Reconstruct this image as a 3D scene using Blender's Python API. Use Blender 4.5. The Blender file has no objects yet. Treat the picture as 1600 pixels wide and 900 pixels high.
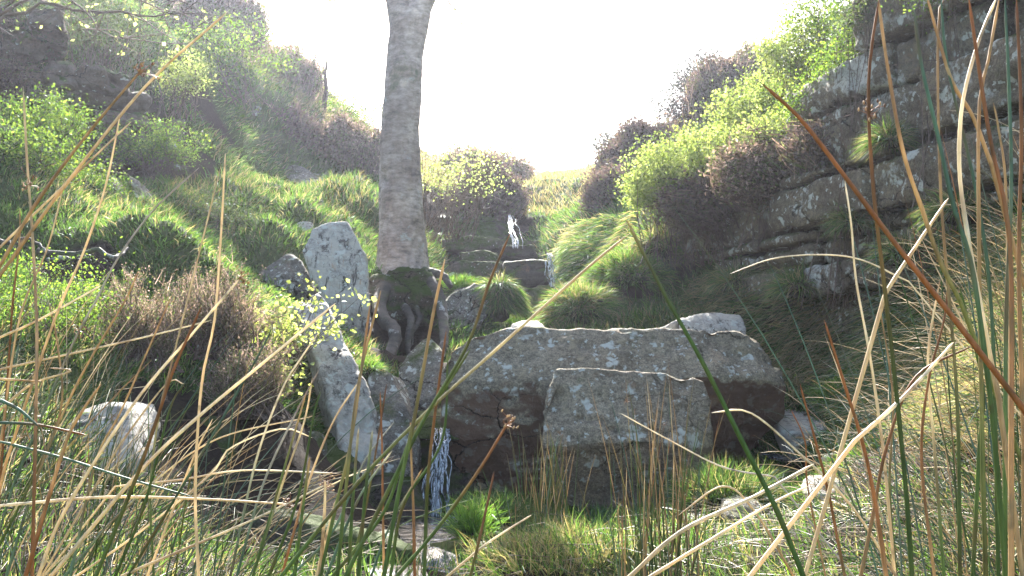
import bpy, bmesh, math, random
import numpy as np
from mathutils import Vector, Matrix

random.seed(7)
RNG = np.random.default_rng(7)
SC = bpy.context.scene
COL = SC.collection
R = math.radians

# ------------------------------------------------------------------ camera
CAM_Z = 0.95
PITCH = R(4.0)
F = 1600.0
cam_d = bpy.data.cameras.new('camera')
cam_d.lens = 36.0
cam_d.sensor_width = 36.0
cam_d.clip_start = 0.02
cam_d.clip_end = 2000
cam = bpy.data.objects.new('camera', cam_d)
cam.location = (0, 0, CAM_Z)
cam.rotation_euler = (R(90) + PITCH, 0, 0)
COL.objects.link(cam)
SC.camera = cam

# ------------------------------------------------------------------ sky + sun
SUN_EL, SUN_AZ = R(37), R(-8)       # azimuth from +Y towards +X
world = bpy.data.worlds.new('World')
SC.world = world
world.use_nodes = True
wn = world.node_tree
sky = wn.nodes.new('ShaderNodeTexSky')
sky.sky_type = 'NISHITA'
sky.sun_disc = False
sky.sun_elevation = SUN_EL
sky.sun_rotation = SUN_AZ
sky.dust_density = 3.0
sky.air_density = 1.0
wn.links.new(sky.outputs[0], wn.nodes['Background'].inputs[0])
wn.nodes['Background'].inputs[1].default_value = 0.09
sun_d = bpy.data.lights.new('sun', 'SUN')
sun_d.energy = 5.0
sun_d.angle = R(0.6)
sun_d.color = (1.0, 0.97, 0.92)
sun = bpy.data.objects.new('sun', sun_d)
sd = Vector((math.sin(SUN_AZ) * math.cos(SUN_EL), math.cos(SUN_AZ) * math.cos(SUN_EL), math.sin(SUN_EL)))
sun.rotation_euler = sd.to_track_quat('Z', 'Y').to_euler()
sun.location = sd * 30
COL.objects.link(sun)
vs = SC.view_settings
vs.view_transform = 'Standard'
vs.look = 'None'
vs.exposure = 2.68
vs.gamma = 1.0
SC.cycles.use_denoising = True
SC.cycles.max_bounces = 6
SC.cycles.diffuse_bounces = 3
SC.cycles.transmission_bounces = 4
SC.cycles.transparent_max_bounces = 12
SC.cycles.volume_bounces = 0
SC.cycles.sample_clamp_indirect = 6
SC.cycles.caustics_reflective = False
SC.cycles.caustics_refractive = False

# ------------------------------------------------------------------ helpers
SP, CP = math.sin(PITCH), math.cos(PITCH)

def P(u, v, Y):
    """world point seen at photo pixel (u, v) at forward distance Y metres"""
    dx = (u - 800) / F
    dz = (450 - v) / F
    y = CP - dz * SP
    z = SP + dz * CP
    s = Y / y
    return np.array((dx * s, Y, CAM_Z + z * s))

def V(p):
    return Vector((float(p[0]), float(p[1]), float(p[2])))

def tag(o, label=None, cat=None, group=None, kind=None):
    if label: o['label'] = label
    if cat: o['category'] = cat
    if group: o['group'] = group
    if kind: o['kind'] = kind
    return o

def empty(name, loc):
    o = bpy.data.objects.new(name, None)
    o.location = (float(loc[0]), float(loc[1]), float(loc[2]))
    o.empty_display_size = 0.1
    COL.objects.link(o)
    return o

def link(name, me, mat=None, parent=None, smooth=True):
    o = bpy.data.objects.new(name, me)
    if mat is not None:
        me.materials.append(mat)
    if smooth and len(me.polygons):
        me.polygons.foreach_set('use_smooth', np.ones(len(me.polygons), dtype=bool))
    COL.objects.link(o)
    if parent is not None:
        o.parent = parent
        if parent.parent is None and parent.type == 'EMPTY': o.matrix_parent_inverse = Matrix.Translation(-parent.location)
    return o

def mesh_np(name, verts, faces, col=None):
    """faces: list of (k, array[n,k]) groups"""
    me = bpy.data.meshes.new(name)
    verts = np.asarray(verts, dtype=np.float32)
    me.vertices.add(len(verts))
    me.vertices.foreach_set('co', verts.ravel())
    loops, starts, tot, cnt = [], [], [], 0
    for arr in faces:
        arr = np.asarray(arr, dtype=np.int32)
        if len(arr) == 0: continue
        n, k = arr.shape
        loops.append(arr.ravel())
        starts.append(cnt + np.arange(n) * k)
        cnt += n * k
        tot.append(n)
    loops = np.concatenate(loops)
    starts = np.concatenate(starts).astype(np.int32)
    me.loops.add(len(loops))
    me.loops.foreach_set('vertex_index', loops)
    me.polygons.add(len(starts))
    me.polygons.foreach_set('loop_start', starts)
    if col is not None:
        a = me.attributes.new('Col', 'FLOAT_COLOR', 'POINT')
        c = np.ones((len(verts), 4), dtype=np.float32)
        c[:, :3] = col
        a.data.foreach_set('color', c.ravel())
    me.update(calc_edges=True)
    return me

# --- value noise -------------------------------------------------------
def _hash(ix, iy, iz):
    h = (ix.astype(np.int64) * 374761393 + iy.astype(np.int64) * 668265263 + iz.astype(np.int64) * 2147483647) & 0xffffffff
    h = ((h ^ (h >> 13)) * 1274126177) & 0xffffffff
    h = ((h ^ (h >> 16)) * 2246822519) & 0xffffffff
    return ((h ^ (h >> 15)) & 0xffff) / 32767.5 - 1.0

def vnoise(p):
    p = np.asarray(p, dtype=np.float64)
    i = np.floor(p).astype(np.int64)
    f = p - i
    f = f * f * f * (f * (f * 6 - 15) + 10)
    x, y, z = i[:, 0], i[:, 1], i[:, 2]
    fx, fy, fz = f[:, 0], f[:, 1], f[:, 2]
    def L(a, b, t): return a + (b - a) * t
    c = [[[_hash(x + a, y + b, z + d) for d in (0, 1)] for b in (0, 1)] for a in (0, 1)]
    x0 = L(L(c[0][0][0], c[1][0][0], fx), L(c[0][1][0], c[1][1][0], fx), fy)
    x1 = L(L(c[0][0][1], c[1][0][1], fx), L(c[0][1][1], c[1][1][1], fx), fy)
    return L(x0, x1, fz)

def fbm(p, octv=4, lac=2.03, gain=0.5):
    p = np.asarray(p, dtype=np.float64)
    a, s, t = 1.0, 0.0, 0.0
    for k in range(octv):
        s = s + a * vnoise(p + 17.3 * k)
        t += a
        p = p * lac
        a *= gain
    return s / t

# ------------------------------------------------------------------ materials
def nodes(name):
    m = bpy.data.materials.new(name)
    m.use_nodes = True
    nt = m.node_tree
    for n in list(nt.nodes):
        if n.type != 'OUTPUT_MATERIAL': nt.nodes.remove(n)
    return m, nt, nt.nodes['Material Output']

def N(nt, t, **kw):
    n = nt.nodes.new(t)
    for k, v in kw.items():
        if k.startswith('i_'):
            key = k[2:]
            n.inputs[int(key) if key.isdigit() else key.replace('_', ' ')].default_value = v
        else:
            setattr(n, k, v)
    return n

def ramp(nt, fac, stops):
    r = nt.nodes.new('ShaderNodeValToRGB')
    el = r.color_ramp.elements
    while len(el) < len(stops): el.new(0.5)
    for e, (p, c) in zip(el, stops):
        e.position = p
        e.color = (c if isinstance(c, tuple) else (c, c, c)) + (1,)
    nt.links.new(fac, r.inputs[0])
    return r.outputs[0]

def mixc(nt, fac, a, b, mode='MIX'):
    m = nt.nodes.new('ShaderNodeMix')
    m.data_type = 'RGBA'
    m.blend_type = mode
    for sock, val in ((m.inputs['Factor'], fac), (m.inputs[6], a), (m.inputs[7], b)):
        if isinstance(val, (int, float)): sock.default_value = val
        elif isinstance(val, tuple): sock.default_value = val + (1,)
        else: nt.links.new(val, sock)
    return m.outputs[2]

def mathn(nt, op, a, b=0.0):
    m = nt.nodes.new('ShaderNodeMath')
    m.operation = op
    for s, val in ((m.inputs[0], a), (m.inputs[1], b)):
        if isinstance(val, (int, float)): s.default_value = val
        else: nt.links.new(val, s)
    return m.outputs[0]

def rock_mat(name, base=((.10, .088, .07), (.21, .19, .155)), red=0.0, lichen=0.45, lichen_scale=9.0, moss=0.3, pale=0.0, rough=0.85, strat=0.25, crust=0.0, crack=1.0):
    m, nt, out = nodes(name)
    L = nt.links
    geo = N(nt, 'ShaderNodeNewGeometry')
    pos = geo.outputs['Position']
    n1 = N(nt, 'ShaderNodeTexNoise', i_Scale=2.2, i_Detail=8.0, i_Roughness=0.62); L.new(pos, n1.inputs['Vector'])
    n2 = N(nt, 'ShaderNodeTexNoise', i_Scale=38.0, i_Detail=8.0, i_Roughness=0.72); L.new(pos, n2.inputs['Vector'])
    n3 = N(nt, 'ShaderNodeTexNoise', i_Scale=0.9, i_Detail=3.0); L.new(pos, n3.inputs['Vector'])
    c = ramp(nt, n1.outputs['Fac'], [(0.32, base[0]), (0.68, base[1])])
    c = mixc(nt, 0.8, c, ramp(nt, n2.outputs['Fac'], [(0.34, .12), (0.68, .9)]), 'OVERLAY')
    ng_ = N(nt, 'ShaderNodeTexNoise', i_Scale=120.0, i_Detail=3.0, i_Roughness=.6); L.new(pos, ng_.inputs['Vector'])
    c = mixc(nt, 0.55, c, ramp(nt, ng_.outputs['Fac'], [(0.36, .15), (0.66, .9)]), 'OVERLAY')
    n8 = N(nt, 'ShaderNodeTexNoise', i_Scale=11.0, i_Detail=9.0, i_Roughness=0.7, i_Distortion=.3); L.new(pos, n8.inputs['Vector'])
    c = mixc(nt, ramp(nt, n8.outputs['Fac'], [(.34, .6), (.46, 0.0)]), c, (base[0][0] * .45, base[0][1] * .45, base[0][2] * .42))
    c = mixc(nt, ramp(nt, n8.outputs['Fac'], [(.55, 0.0), (.70, .55)]), c, (base[1][0] * 1.35, base[1][1] * 1.3, base[1][2] * 1.1))
    # strata tint
    mp = N(nt, 'ShaderNodeMapping'); mp.inputs['Scale'].default_value = (1.6, 1.6, 8.0); L.new(pos, mp.inputs['Vector'])
    n4 = N(nt, 'ShaderNodeTexNoise', i_Scale=1.6, i_Detail=5.0, i_Roughness=0.6); L.new(mp.outputs[0], n4.inputs['Vector'])
    c = mixc(nt, strat, c, ramp(nt, n4.outputs['Fac'], [(0.3, (.10, .07, .05)), (0.7, (.27, .24, .20))]))
    if red > 0:      # bare, iron-stained broken faces on the underside, film of algae and lichen above
        sx = N(nt, 'ShaderNodeSeparateXYZ'); L.new(geo.outputs['Normal'], sx.inputs[0])
        f = mathn(nt, 'ADD', sx.outputs['Z'], mathn(nt, 'MULTIPLY', mathn(nt, 'SUBTRACT', n1.outputs['Fac'], 0.5), 1.6))
        f = ramp(nt, mathn(nt, 'ADD', mathn(nt, 'MULTIPLY', f, 0.5), 0.5), [(0.40, red), (0.52, 0.0)])
        c = mixc(nt, f, c, ramp(nt, n4.outputs['Fac'], [(0.3, (.095, .052, .036)), (0.7, (.19, .12, .082))]))
        redf = f
    # rusty iron blotches
    n5 = N(nt, 'ShaderNodeTexNoise', i_Scale=5.0, i_Detail=5.0, i_Roughness=0.7, i_Distortion=0.6); L.new(pos, n5.inputs['Vector'])
    c = mixc(nt, ramp(nt, n5.outputs['Fac'], [(0.6, 0.0), (0.72, 0.45)]), c, (.23, .12, .055))
    if pale > 0:
        c = mixc(nt, mathn(nt, 'MULTIPLY', ramp(nt, n5.outputs['Fac'], [(0.40, 0.25), (0.52, 1.0)]), pale), c, mixc(nt, n2.outputs['Fac'], (.40, .37, .31), (.72, .67, .58)))
        ms = N(nt, 'ShaderNodeMapping'); ms.inputs['Scale'].default_value = (11, 11, 3.2); L.new(pos, ms.inputs[0])
        ns_ = N(nt, 'ShaderNodeTexNoise', i_Scale=1.0, i_Detail=9.0, i_Roughness=.75, i_Distortion=.8); L.new(ms.outputs[0], ns_.inputs['Vector'])
        big = ramp(nt, n1.outputs['Fac'], [(.42, 0.0), (.52, 1.0)])
        c = mixc(nt, mathn(nt, 'MULTIPLY', ramp(nt, ns_.outputs['Fac'], [(.53, 0.0), (.58, .9)]), big), c, (.055, .045, .04))
        c = mixc(nt, mathn(nt, 'MULTIPLY', ramp(nt, ns_.outputs['Fac'], [(.34, .6), (.41, 0.0)]), big), c, (.40, .22, .10))
    # crustose lichen: round patches of several sizes
    if lichen > 0:
        tot = None
        for sc, thr, lo in ((lichen_scale, .30, .47), (lichen_scale * 2.6, .27, .50)):
            nd = N(nt, 'ShaderNodeTexNoise', i_Scale=sc * 2.5, i_Detail=5.0); L.new(pos, nd.inputs['Vector'])
            vadd = N(nt, 'ShaderNodeVectorMath', operation='MULTIPLY_ADD'); L.new(nd.outputs['Color'], vadd.inputs[0])
            vadd.inputs[1].default_value = (1.25 / sc,) * 3; L.new(pos, vadd.inputs[2])
            vo = N(nt, 'ShaderNodeTexVoronoi', i_Scale=sc, i_Randomness=1.0); L.new(vadd.outputs[0], vo.inputs['Vector'])
            spot = ramp(nt, vo.outputs['Distance'], [(thr - .10, 1.0), (thr, 0.0)])
            ng = N(nt, 'ShaderNodeTexNoise', i_Scale=sc * .28, i_Detail=4.0, i_Roughness=.6); L.new(pos, ng.inputs['Vector'])
            sep = N(nt, 'ShaderNodeSeparateColor'); L.new(vo.outputs['Color'], sep.inputs[0])
            pick = mathn(nt, 'ADD', mathn(nt, 'MULTIPLY', sep.outputs[0], .38), mathn(nt, 'MULTIPLY', ng.outputs['Fac'], 1.25))
            g = ramp(nt, pick, [(1.0 - lichen * .62, 0.0), (1.04 - lichen * .62, 1.0)])
            s2 = mathn(nt, 'MULTIPLY', spot, g)
            tot = s2 if tot is None else mathn(nt, 'MAXIMUM', tot, s2)
        tot = mathn(nt, 'MULTIPLY', tot, ramp(nt, n2.outputs['Fac'], [(.30, .35), (.5, .95)]))
        if red > 0:
            tot = mathn(nt, 'MULTIPLY', tot, mathn(nt, 'SUBTRACT', 1.0, mathn(nt, 'MULTIPLY', redf, .85)))
        c = mixc(nt, tot, c, mixc(nt, n1.outputs['Fac'], (.50, .53, .47), (.66, .66, .60)))
    if crust > 0:      # broad ragged sheets of white crust on some beds
        nc = N(nt, 'ShaderNodeTexNoise', i_Scale=1.5, i_Detail=10.0, i_Roughness=.68, i_Distortion=.3); L.new(pos, nc.inputs['Vector'])
        fc = ramp(nt, nc.outputs['Fac'], [(.62 - .1 * crust, 0.0), (.66 - .1 * crust, .85)])
        c = mixc(nt, mathn(nt, 'MULTIPLY', fc, ramp(nt, n2.outputs['Fac'], [(.36, .0), (.52, 1.0)])), c, (.55, .56, .52))
    if moss > 0:
        sx = N(nt, 'ShaderNodeSeparateXYZ'); L.new(geo.outputs['Normal'], sx.inputs[0])
        n6 = N(nt, 'ShaderNodeTexNoise', i_Scale=3.4, i_Detail=7.0, i_Roughness=0.7); L.new(pos, n6.inputs['Vector'])
        f = mathn(nt, 'ADD', mathn(nt, 'MULTIPLY', sx.outputs['Z'], .22), n6.outputs['Fac'])
        f = ramp(nt, f, [(.82 - .5 * moss, 0.0), (.97 - .5 * moss, 1.0)])
        c = mixc(nt, f, c, mixc(nt, n2.outputs['Fac'], (.028, .045, .010), (.085, .115, .028)))
    # dirt-filled cracks
    nk = N(nt, 'ShaderNodeTexNoise', i_Scale=3.0, i_Detail=6.0, i_Roughness=.65); L.new(pos, nk.inputs['Vector'])
    va = N(nt, 'ShaderNodeVectorMath', operation='MULTIPLY_ADD'); L.new(nk.outputs['Color'], va.inputs[0]); va.inputs[1].default_value = (.35, .35, .22); L.new(pos, va.inputs[2])
    vm = N(nt, 'ShaderNodeMapping'); vm.inputs['Scale'].default_value = (1.0, 1.0, 2.2); L.new(va.outputs[0], vm.inputs[0])
    ve = N(nt, 'ShaderNodeTexVoronoi', feature='DISTANCE_TO_EDGE', i_Scale=1.7); L.new(vm.outputs[0], ve.inputs['Vector'])
    ck = mathn(nt, 'MULTIPLY', ramp(nt, ve.outputs['Distance'], [(.004, 1.0), (.016, 0.0)]), ramp(nt, n3.outputs['Fac'], [(.46, 0.0), (.54, .9 * crack)]))
    c = mixc(nt, ck, c, (.02, .016, .012))
    b = N(nt, 'ShaderNodeBsdfPrincipled'); L.new(c, b.inputs['Base Color'])
    b.inputs['Roughness'].default_value = rough
    b.inputs['Specular IOR Level'].default_value = 0.12
    bp = N(nt, 'ShaderNodeBump', i_Strength=1.0, i_Distance=0.03)
    n7 = N(nt, 'ShaderNodeTexNoise', i_Scale=26.0, i_Detail=10.0, i_Roughness=0.75); L.new(pos, n7.inputs['Vector'])
    hsum = mathn(nt, 'ADD', mathn(nt, 'ADD', n7.outputs['Fac'], mathn(nt, 'MULTIPLY', n8.outputs['Fac'], 1.6)), mathn(nt, 'MULTIPLY', n4.outputs['Fac'], .5))
    hsum = mathn(nt, 'SUBTRACT', hsum, mathn(nt, 'MULTIPLY', ck, 1.2))
    L.new(hsum, bp.inputs['Height'])
    L.new(bp.outputs[0], b.inputs['Normal'])
    L.new(b.outputs[0], out.inputs[0])
    return m

def leaf_mat(name, trans=0.45, rough=0.5, gloss=0.04, boost=1.0, tint=(1.12, 1.15, .68)):
    m, nt, out = nodes(name)
    L = nt.links
    at = N(nt, 'ShaderNodeAttribute', attribute_name='Col')
    d = N(nt, 'ShaderNodeBsdfDiffuse'); L.new(at.outputs['Color'], d.inputs['Color'])
    t = N(nt, 'ShaderNodeBsdfTranslucent')
    L.new(mixc(nt, 1.0, at.outputs['Color'], (tint[0] * boost, tint[1] * boost, tint[2] * boost), 'MULTIPLY'), t.inputs['Color'])
    g = N(nt, 'ShaderNodeBsdfGlossy', i_Roughness=rough); g.inputs['Color'].default_value = (.8, .85, .9, 1)
    a = N(nt, 'ShaderNodeMixShader'); a.inputs[0].default_value = trans
    L.new(d.outputs[0], a.inputs[1]); L.new(t.outputs[0], a.inputs[2])
    b = N(nt, 'ShaderNodeMixShader'); b.inputs[0].default_value = gloss
    L.new(a.outputs[0], b.inputs[1]); L.new(g.outputs[0], b.inputs[2])
    L.new(b.outputs[0], out.inputs[0])
    return m

def stem_mat():
    m, nt, out = nodes('rush_skin')
    L = nt.links
    at = N(nt, 'ShaderNodeAttribute', attribute_name='Col')
    geo = N(nt, 'ShaderNodeNewGeometry')
    mp = N(nt, 'ShaderNodeMapping'); mp.inputs['Scale'].default_value = (420, 420, 22); L.new(geo.outputs['Position'], mp.inputs[0])
    n = N(nt, 'ShaderNodeTexNoise', i_Scale=1.0, i_Detail=4.0, i_Roughness=.65); L.new(mp.outputs[0], n.inputs['Vector'])
    c = mixc(nt, 0.6, at.outputs['Color'], ramp(nt, n.outputs['Fac'], [(.25, .25), (.75, .8)]), 'OVERLAY')
    n2 = N(nt, 'ShaderNodeTexNoise', i_Scale=70.0, i_Detail=4.0); L.new(geo.outputs['Position'], n2.inputs['Vector'])
    c = mixc(nt, ramp(nt, n2.outputs['Fac'], [(.62, 0.0), (.72, .55)]), c, (.12, .075, .04))
    b = N(nt, 'ShaderNodeBsdfPrincipled', i_Roughness=.48); L.new(c, b.inputs['Base Color'])
    b.inputs['Specular IOR Level'].default_value = .35
    t = N(nt, 'ShaderNodeBsdfTranslucent'); L.new(c, t.inputs[0])
    mx = N(nt, 'ShaderNodeMixShader'); mx.inputs[0].default_value = .36
    L.new(b.outputs[0], mx.inputs[1]); L.new(t.outputs[0], mx.inputs[2])
    L.new(mx.outputs[0], out.inputs[0])
    return m

def wood_mat(name, a, b_, moss=.3, lichen=.2):
    m, nt, out = nodes(name)
    L = nt.links
    geo = N(nt, 'ShaderNodeNewGeometry'); pos = geo.outputs['Position']
    n1 = N(nt, 'ShaderNodeTexNoise', i_Scale=3.0, i_Detail=8.0, i_Roughness=.65); L.new(pos, n1.inputs['Vector'])
    mp = N(nt, 'ShaderNodeMapping'); mp.inputs['Scale'].default_value = (9, 9, 22); L.new(pos, mp.inputs[0])
    n2 = N(nt, 'ShaderNodeTexNoise', i_Scale=1.0, i_Detail=7.0, i_Roughness=.7); L.new(mp.outputs[0], n2.inputs['Vector'])
    c = ramp(nt, n1.outputs['Fac'], [(.3, a), (.7, b_)])
    c = mixc(nt, .7, c, ramp(nt, n2.outputs['Fac'], [(.34, .15), (.66, .85)]), 'OVERLAY')
    n3 = N(nt, 'ShaderNodeTexNoise', i_Scale=2.0, i_Detail=7.0, i_Roughness=.72, i_Distortion=.4); L.new(pos, n3.inputs['Vector'])
    c = mixc(nt, ramp(nt, n3.outputs['Fac'], [(.62 - .2 * moss, 0.0), (.74 - .2 * moss, .8)]), c, (.055, .075, .022))
    n4 = N(nt, 'ShaderNodeTexNoise', i_Scale=4.5, i_Detail=9.0, i_Roughness=.72); L.new(pos, n4.inputs['Vector'])
    c = mixc(nt, ramp(nt, n4.outputs['Fac'], [(.66 - .25 * lichen, 0.0), (.72 - .25 * lichen, .75)]), c, (.42, .42, .38))
    b = N(nt, 'ShaderNodeBsdfPrincipled', i_Roughness=.85); L.new(c, b.inputs['Base Color'])
    bp = N(nt, 'ShaderNodeBump', i_Strength=.9, i_Distance=.012); L.new(mathn(nt, 'ADD', n2.outputs['Fac'], n4.outputs['Fac']), bp.inputs['Height'])
    L.new(bp.outputs[0], b.inputs['Normal'])
    L.new(b.outputs[0], out.inputs[0])
    return m

def ground_mat():
    m, nt, out = nodes('turf_and_soil')
    L = nt.links
    geo = N(nt, 'ShaderNodeNewGeometry'); pos = geo.outputs['Position']
    n1 = N(nt, 'ShaderNodeTexNoise', i_Scale=1.3, i_Detail=8.0, i_Roughness=.66); L.new(pos, n1.inputs['Vector'])
    n2 = N(nt, 'ShaderNodeTexNoise', i_Scale=30.0, i_Detail=8.0, i_Roughness=.75); L.new(pos, n2.inputs['Vector'])
    at = N(nt, 'ShaderNodeAttribute', attribute_name='Col')
    sp = N(nt, 'ShaderNodeSeparateColor'); L.new(at.outputs['Color'], sp.inputs[0])
    grass = ramp(nt, n2.outputs['Fac'], [(.3, (.022, .035, .010)), (.7, (.10, .125, .035))])
    soil = ramp(nt, n2.outputs['Fac'], [(.3, (.014, .010, .007)), (.7, (.062, .043, .029))])
    f = mathn(nt, 'ADD', sp.outputs[0], mathn(nt, 'MULTIPLY', mathn(nt, 'SUBTRACT', n1.outputs['Fac'], .5), 1.3))
    c = mixc(nt, ramp(nt, f, [(.35, 0.0), (.65, 1.0)]), grass, soil)
    b = N(nt, 'ShaderNodeBsdfPrincipled', i_Roughness=.95); L.new(c, b.inputs['Base Color'])
    b.inputs['Specular IOR Level'].default_value = .1
    bp = N(nt, 'ShaderNodeBump', i_Strength=1.0, i_Distance=.04); L.new(mathn(nt, 'ADD', n2.outputs['Fac'], n1.outputs['Fac']), bp.inputs['Height'])
    L.new(bp.outputs[0], b.inputs['Normal'])
    L.new(b.outputs[0], out.inputs[0])
    return m

def water_mat(name, foam=.2, streak=False):
    m, nt, out = nodes(name)
    L = nt.links
    geo = N(nt, 'ShaderNodeNewGeometry'); pos = geo.outputs['Position']
    mp = N(nt, 'ShaderNodeMapping'); mp.inputs['Scale'].default_value = (60, 60, 5) if streak else (14, 14, 14)
    L.new(pos, mp.inputs[0])
    n = N(nt, 'ShaderNodeTexNoise', i_Scale=1.0, i_Detail=6.0, i_Roughness=.65, i_Distortion=.5); L.new(mp.outputs[0], n.inputs['Vector'])
    gl = N(nt, 'ShaderNodeBsdfPrincipled', i_Roughness=.06)
    gl.inputs['Base Color'].default_value = (.012, .016, .014, 1)
    gl.inputs['Specular IOR Level'].default_value = .9
    fo = N(nt, 'ShaderNodeBsdfPrincipled', i_Roughness=.25); fo.inputs['Base Color'].default_value = (.50, .54, .58, 1)
    tr = N(nt, 'ShaderNodeBsdfTransparent')
    bp = N(nt, 'ShaderNodeBump', i_Strength=.7, i_Distance=.02); L.new(n.outputs['Fac'], bp.inputs['Height'])
    L.new(bp.outputs[0], gl.inputs['Normal']); L.new(bp.outputs[0], fo.inputs['Normal'])
    mx = N(nt, 'ShaderNodeMixShader')
    fo_f = ramp(nt, n.outputs['Fac'], [(.62 - foam * .5, 0.0), (.72 - foam * .4, .9)])
    L.new(fo_f, mx.inputs[0])
    if streak:
        g2 = N(nt, 'ShaderNodeMixShader'); g2.inputs[0].default_value = .4
        L.new(tr.outputs[0], g2.inputs[1]); L.new(gl.outputs[0], g2.inputs[2])
        L.new(g2.outputs[0], mx.inputs[1])
    else:
        L.new(gl.outputs[0], mx.inputs[1])
    L.new(fo.outputs[0], mx.inputs[2])
    L.new(mx.outputs[0], out.inputs[0])
    return m

M = {
    'boulder': rock_mat('gritstone_boulder', base=((.21, .175, .12), (.40, .345, .245)), red=1.0, lichen=.47, lichen_scale=6.5, moss=.12),
    'block': rock_mat('gritstone_block', base=((.21, .175, .12), (.40, .345, .245)), red=.4, crack=.5, lichen=.47, lichen_scale=6.5, moss=.16),
    'pale': rock_mat('pale_lichened_stone', base=((.20, .185, .165), (.38, .36, .33)), lichen=.75, lichen_scale=7.0, moss=.05, pale=.85, strat=.1, crack=0.0),
    'stone': rock_mat('grey_stone', base=((.13, .12, .10), (.27, .25, .21)), lichen=.6, lichen_scale=7.0, moss=.34),
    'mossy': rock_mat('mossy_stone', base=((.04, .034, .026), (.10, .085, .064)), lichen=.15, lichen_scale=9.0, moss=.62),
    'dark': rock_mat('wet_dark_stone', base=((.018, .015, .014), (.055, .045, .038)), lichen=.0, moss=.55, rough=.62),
    'cliff': rock_mat('cliff_gritstone', base=((.10, .078, .05), (.24, .20, .135)), lichen=.46, lichen_scale=6.0, moss=.40, strat=.3, crust=.55),
    'outcrop': rock_mat('brown_outcrop', base=((.06, .042, .03), (.15, .105, .075)), lichen=.12, lichen_scale=6.0, moss=.52, strat=.5),
    'bark': wood_mat('bark', (.22, .16, .135), (.46, .375, .32), moss=.32, lichen=.22),
    'root': wood_mat('root_bark', (.035, .027, .02), (.095, .075, .058), moss=.6, lichen=.3),
    'twig': wood_mat('twig_bark', (.07, .045, .035), (.16, .11, .085), moss=.1, lichen=.1),
    'leaf': leaf_mat('bilberry_leaf', .5, boost=1.25),
    'grass': leaf_mat('grass_blade', .42, boost=1.1),
    'heather': leaf_mat('heather_sprig', .42, tint=(1.05, .97, .9), gloss=.02),
    'rush': stem_mat(),
    'ground': ground_mat(),
    'pool': water_mat('stream_water', .10),
    'spill': water_mat('broken_water', .06),
    'fall': water_mat('falling_water', .42, True),
}

# ------------------------------------------------------------------ terrain
ctrl_px = [  # photo pixel + distance
 (850, 875, 4.3), (1000, 880, 4.0), (620, 890, 4.0), (400, 890, 4.3), (300, 790, 4.5), (430, 800, 5.1), (500, 850, 4.9), (540, 780, 5.6),
 (100, 720, 4.3), (0, 640, 4.4), (0, 560, 5.0), (200, 600, 5.3), (430, 660, 5.7), (330, 560, 6.0), (400, 480, 7.0),
 (210, 370, 7.0), (310, 420, 7.1), (100, 430, 6.4), (110, 395, 6.8), (20, 430, 6.0), (0, 310, 7.2), (0, 200, 8.0), (150, 300, 8.4), (150, 340, 7.8), (60, 270, 8.2),
 (300, 340, 9.5), (300, 240, 11.0), (230, 290, 9.5), (100, 262, 10.6), (250, 250, 10.9), (100, 85, 11.6), (230, 110, 12.0), (100, 0, 12.6), (0, 20, 11.4), (-100, 60, 10.5), (-100, 300, 8),
 (300, 100, 13.0), (350, 170, 13.5), (310, 190, 12.5), (320, 5, 17.0), (430, 85, 19.0), (500, 140, 19.0), (600, 235, 20.0), (690, 262, 22.0), (770, 270, 24.0),
 (380, 195, 14.5), (480, 295, 14.2), (400, 305, 12.6), (580, 325, 12.6), (480, 345, 11.2), (380, 410, 9.5), (460, 440, 9.4), (540, 505, 9.3), (530, 420, 9.9),
 (630, 425, 10.3), (640, 565, 8.6), (570, 560, 8.0), (720, 450, 12.2), (740, 530, 9.5), (820, 520, 10.0), (840, 490, 11.5),
 (780, 340, 15.6), (680, 330, 15.2), (700, 400, 13.8), (850, 375, 14.2), (900, 305, 17.0), (840, 300, 19.0), (960, 372, 12.2), (880, 385, 12.6), (960, 440, 11.4), (890, 430, 12.0), (890, 490, 9.6),
 (1000, 450, 9.6), (940, 480, 9.3), (1040, 420, 9.9), (1180, 490, 8.3), (1100, 480, 8.8), (1250, 610, 7.3), (1290, 650, 6.7), (1350, 540, 7.2), (1340, 470, 7.5),
 (1500, 430, 6.1), (1600, 390, 5.5), (1600, 600, 4.5), (1400, 760, 4.5), (1200, 800, 4.9), (1330, 700, 5.8), (1230, 740, 5.9), (1120, 740, 6.6),
 (1130, 230, 10.8), (1010, 320, 10.9), (930, 310, 14.2), (1040, 240, 16.0), (1100, 165, 17.0), (1190, 125, 17.0), (860, 275, 26.0), (920, 262, 25.0), (800, 275, 26.0), (960, 290, 17.0),
 (950, 800, 5.9), (760, 800, 6.0), (850, 560, 8.2), (1000, 560, 8.2), (700, 640, 7.8),
]
ctrl = [P(*c) for c in ctrl_px]
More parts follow.
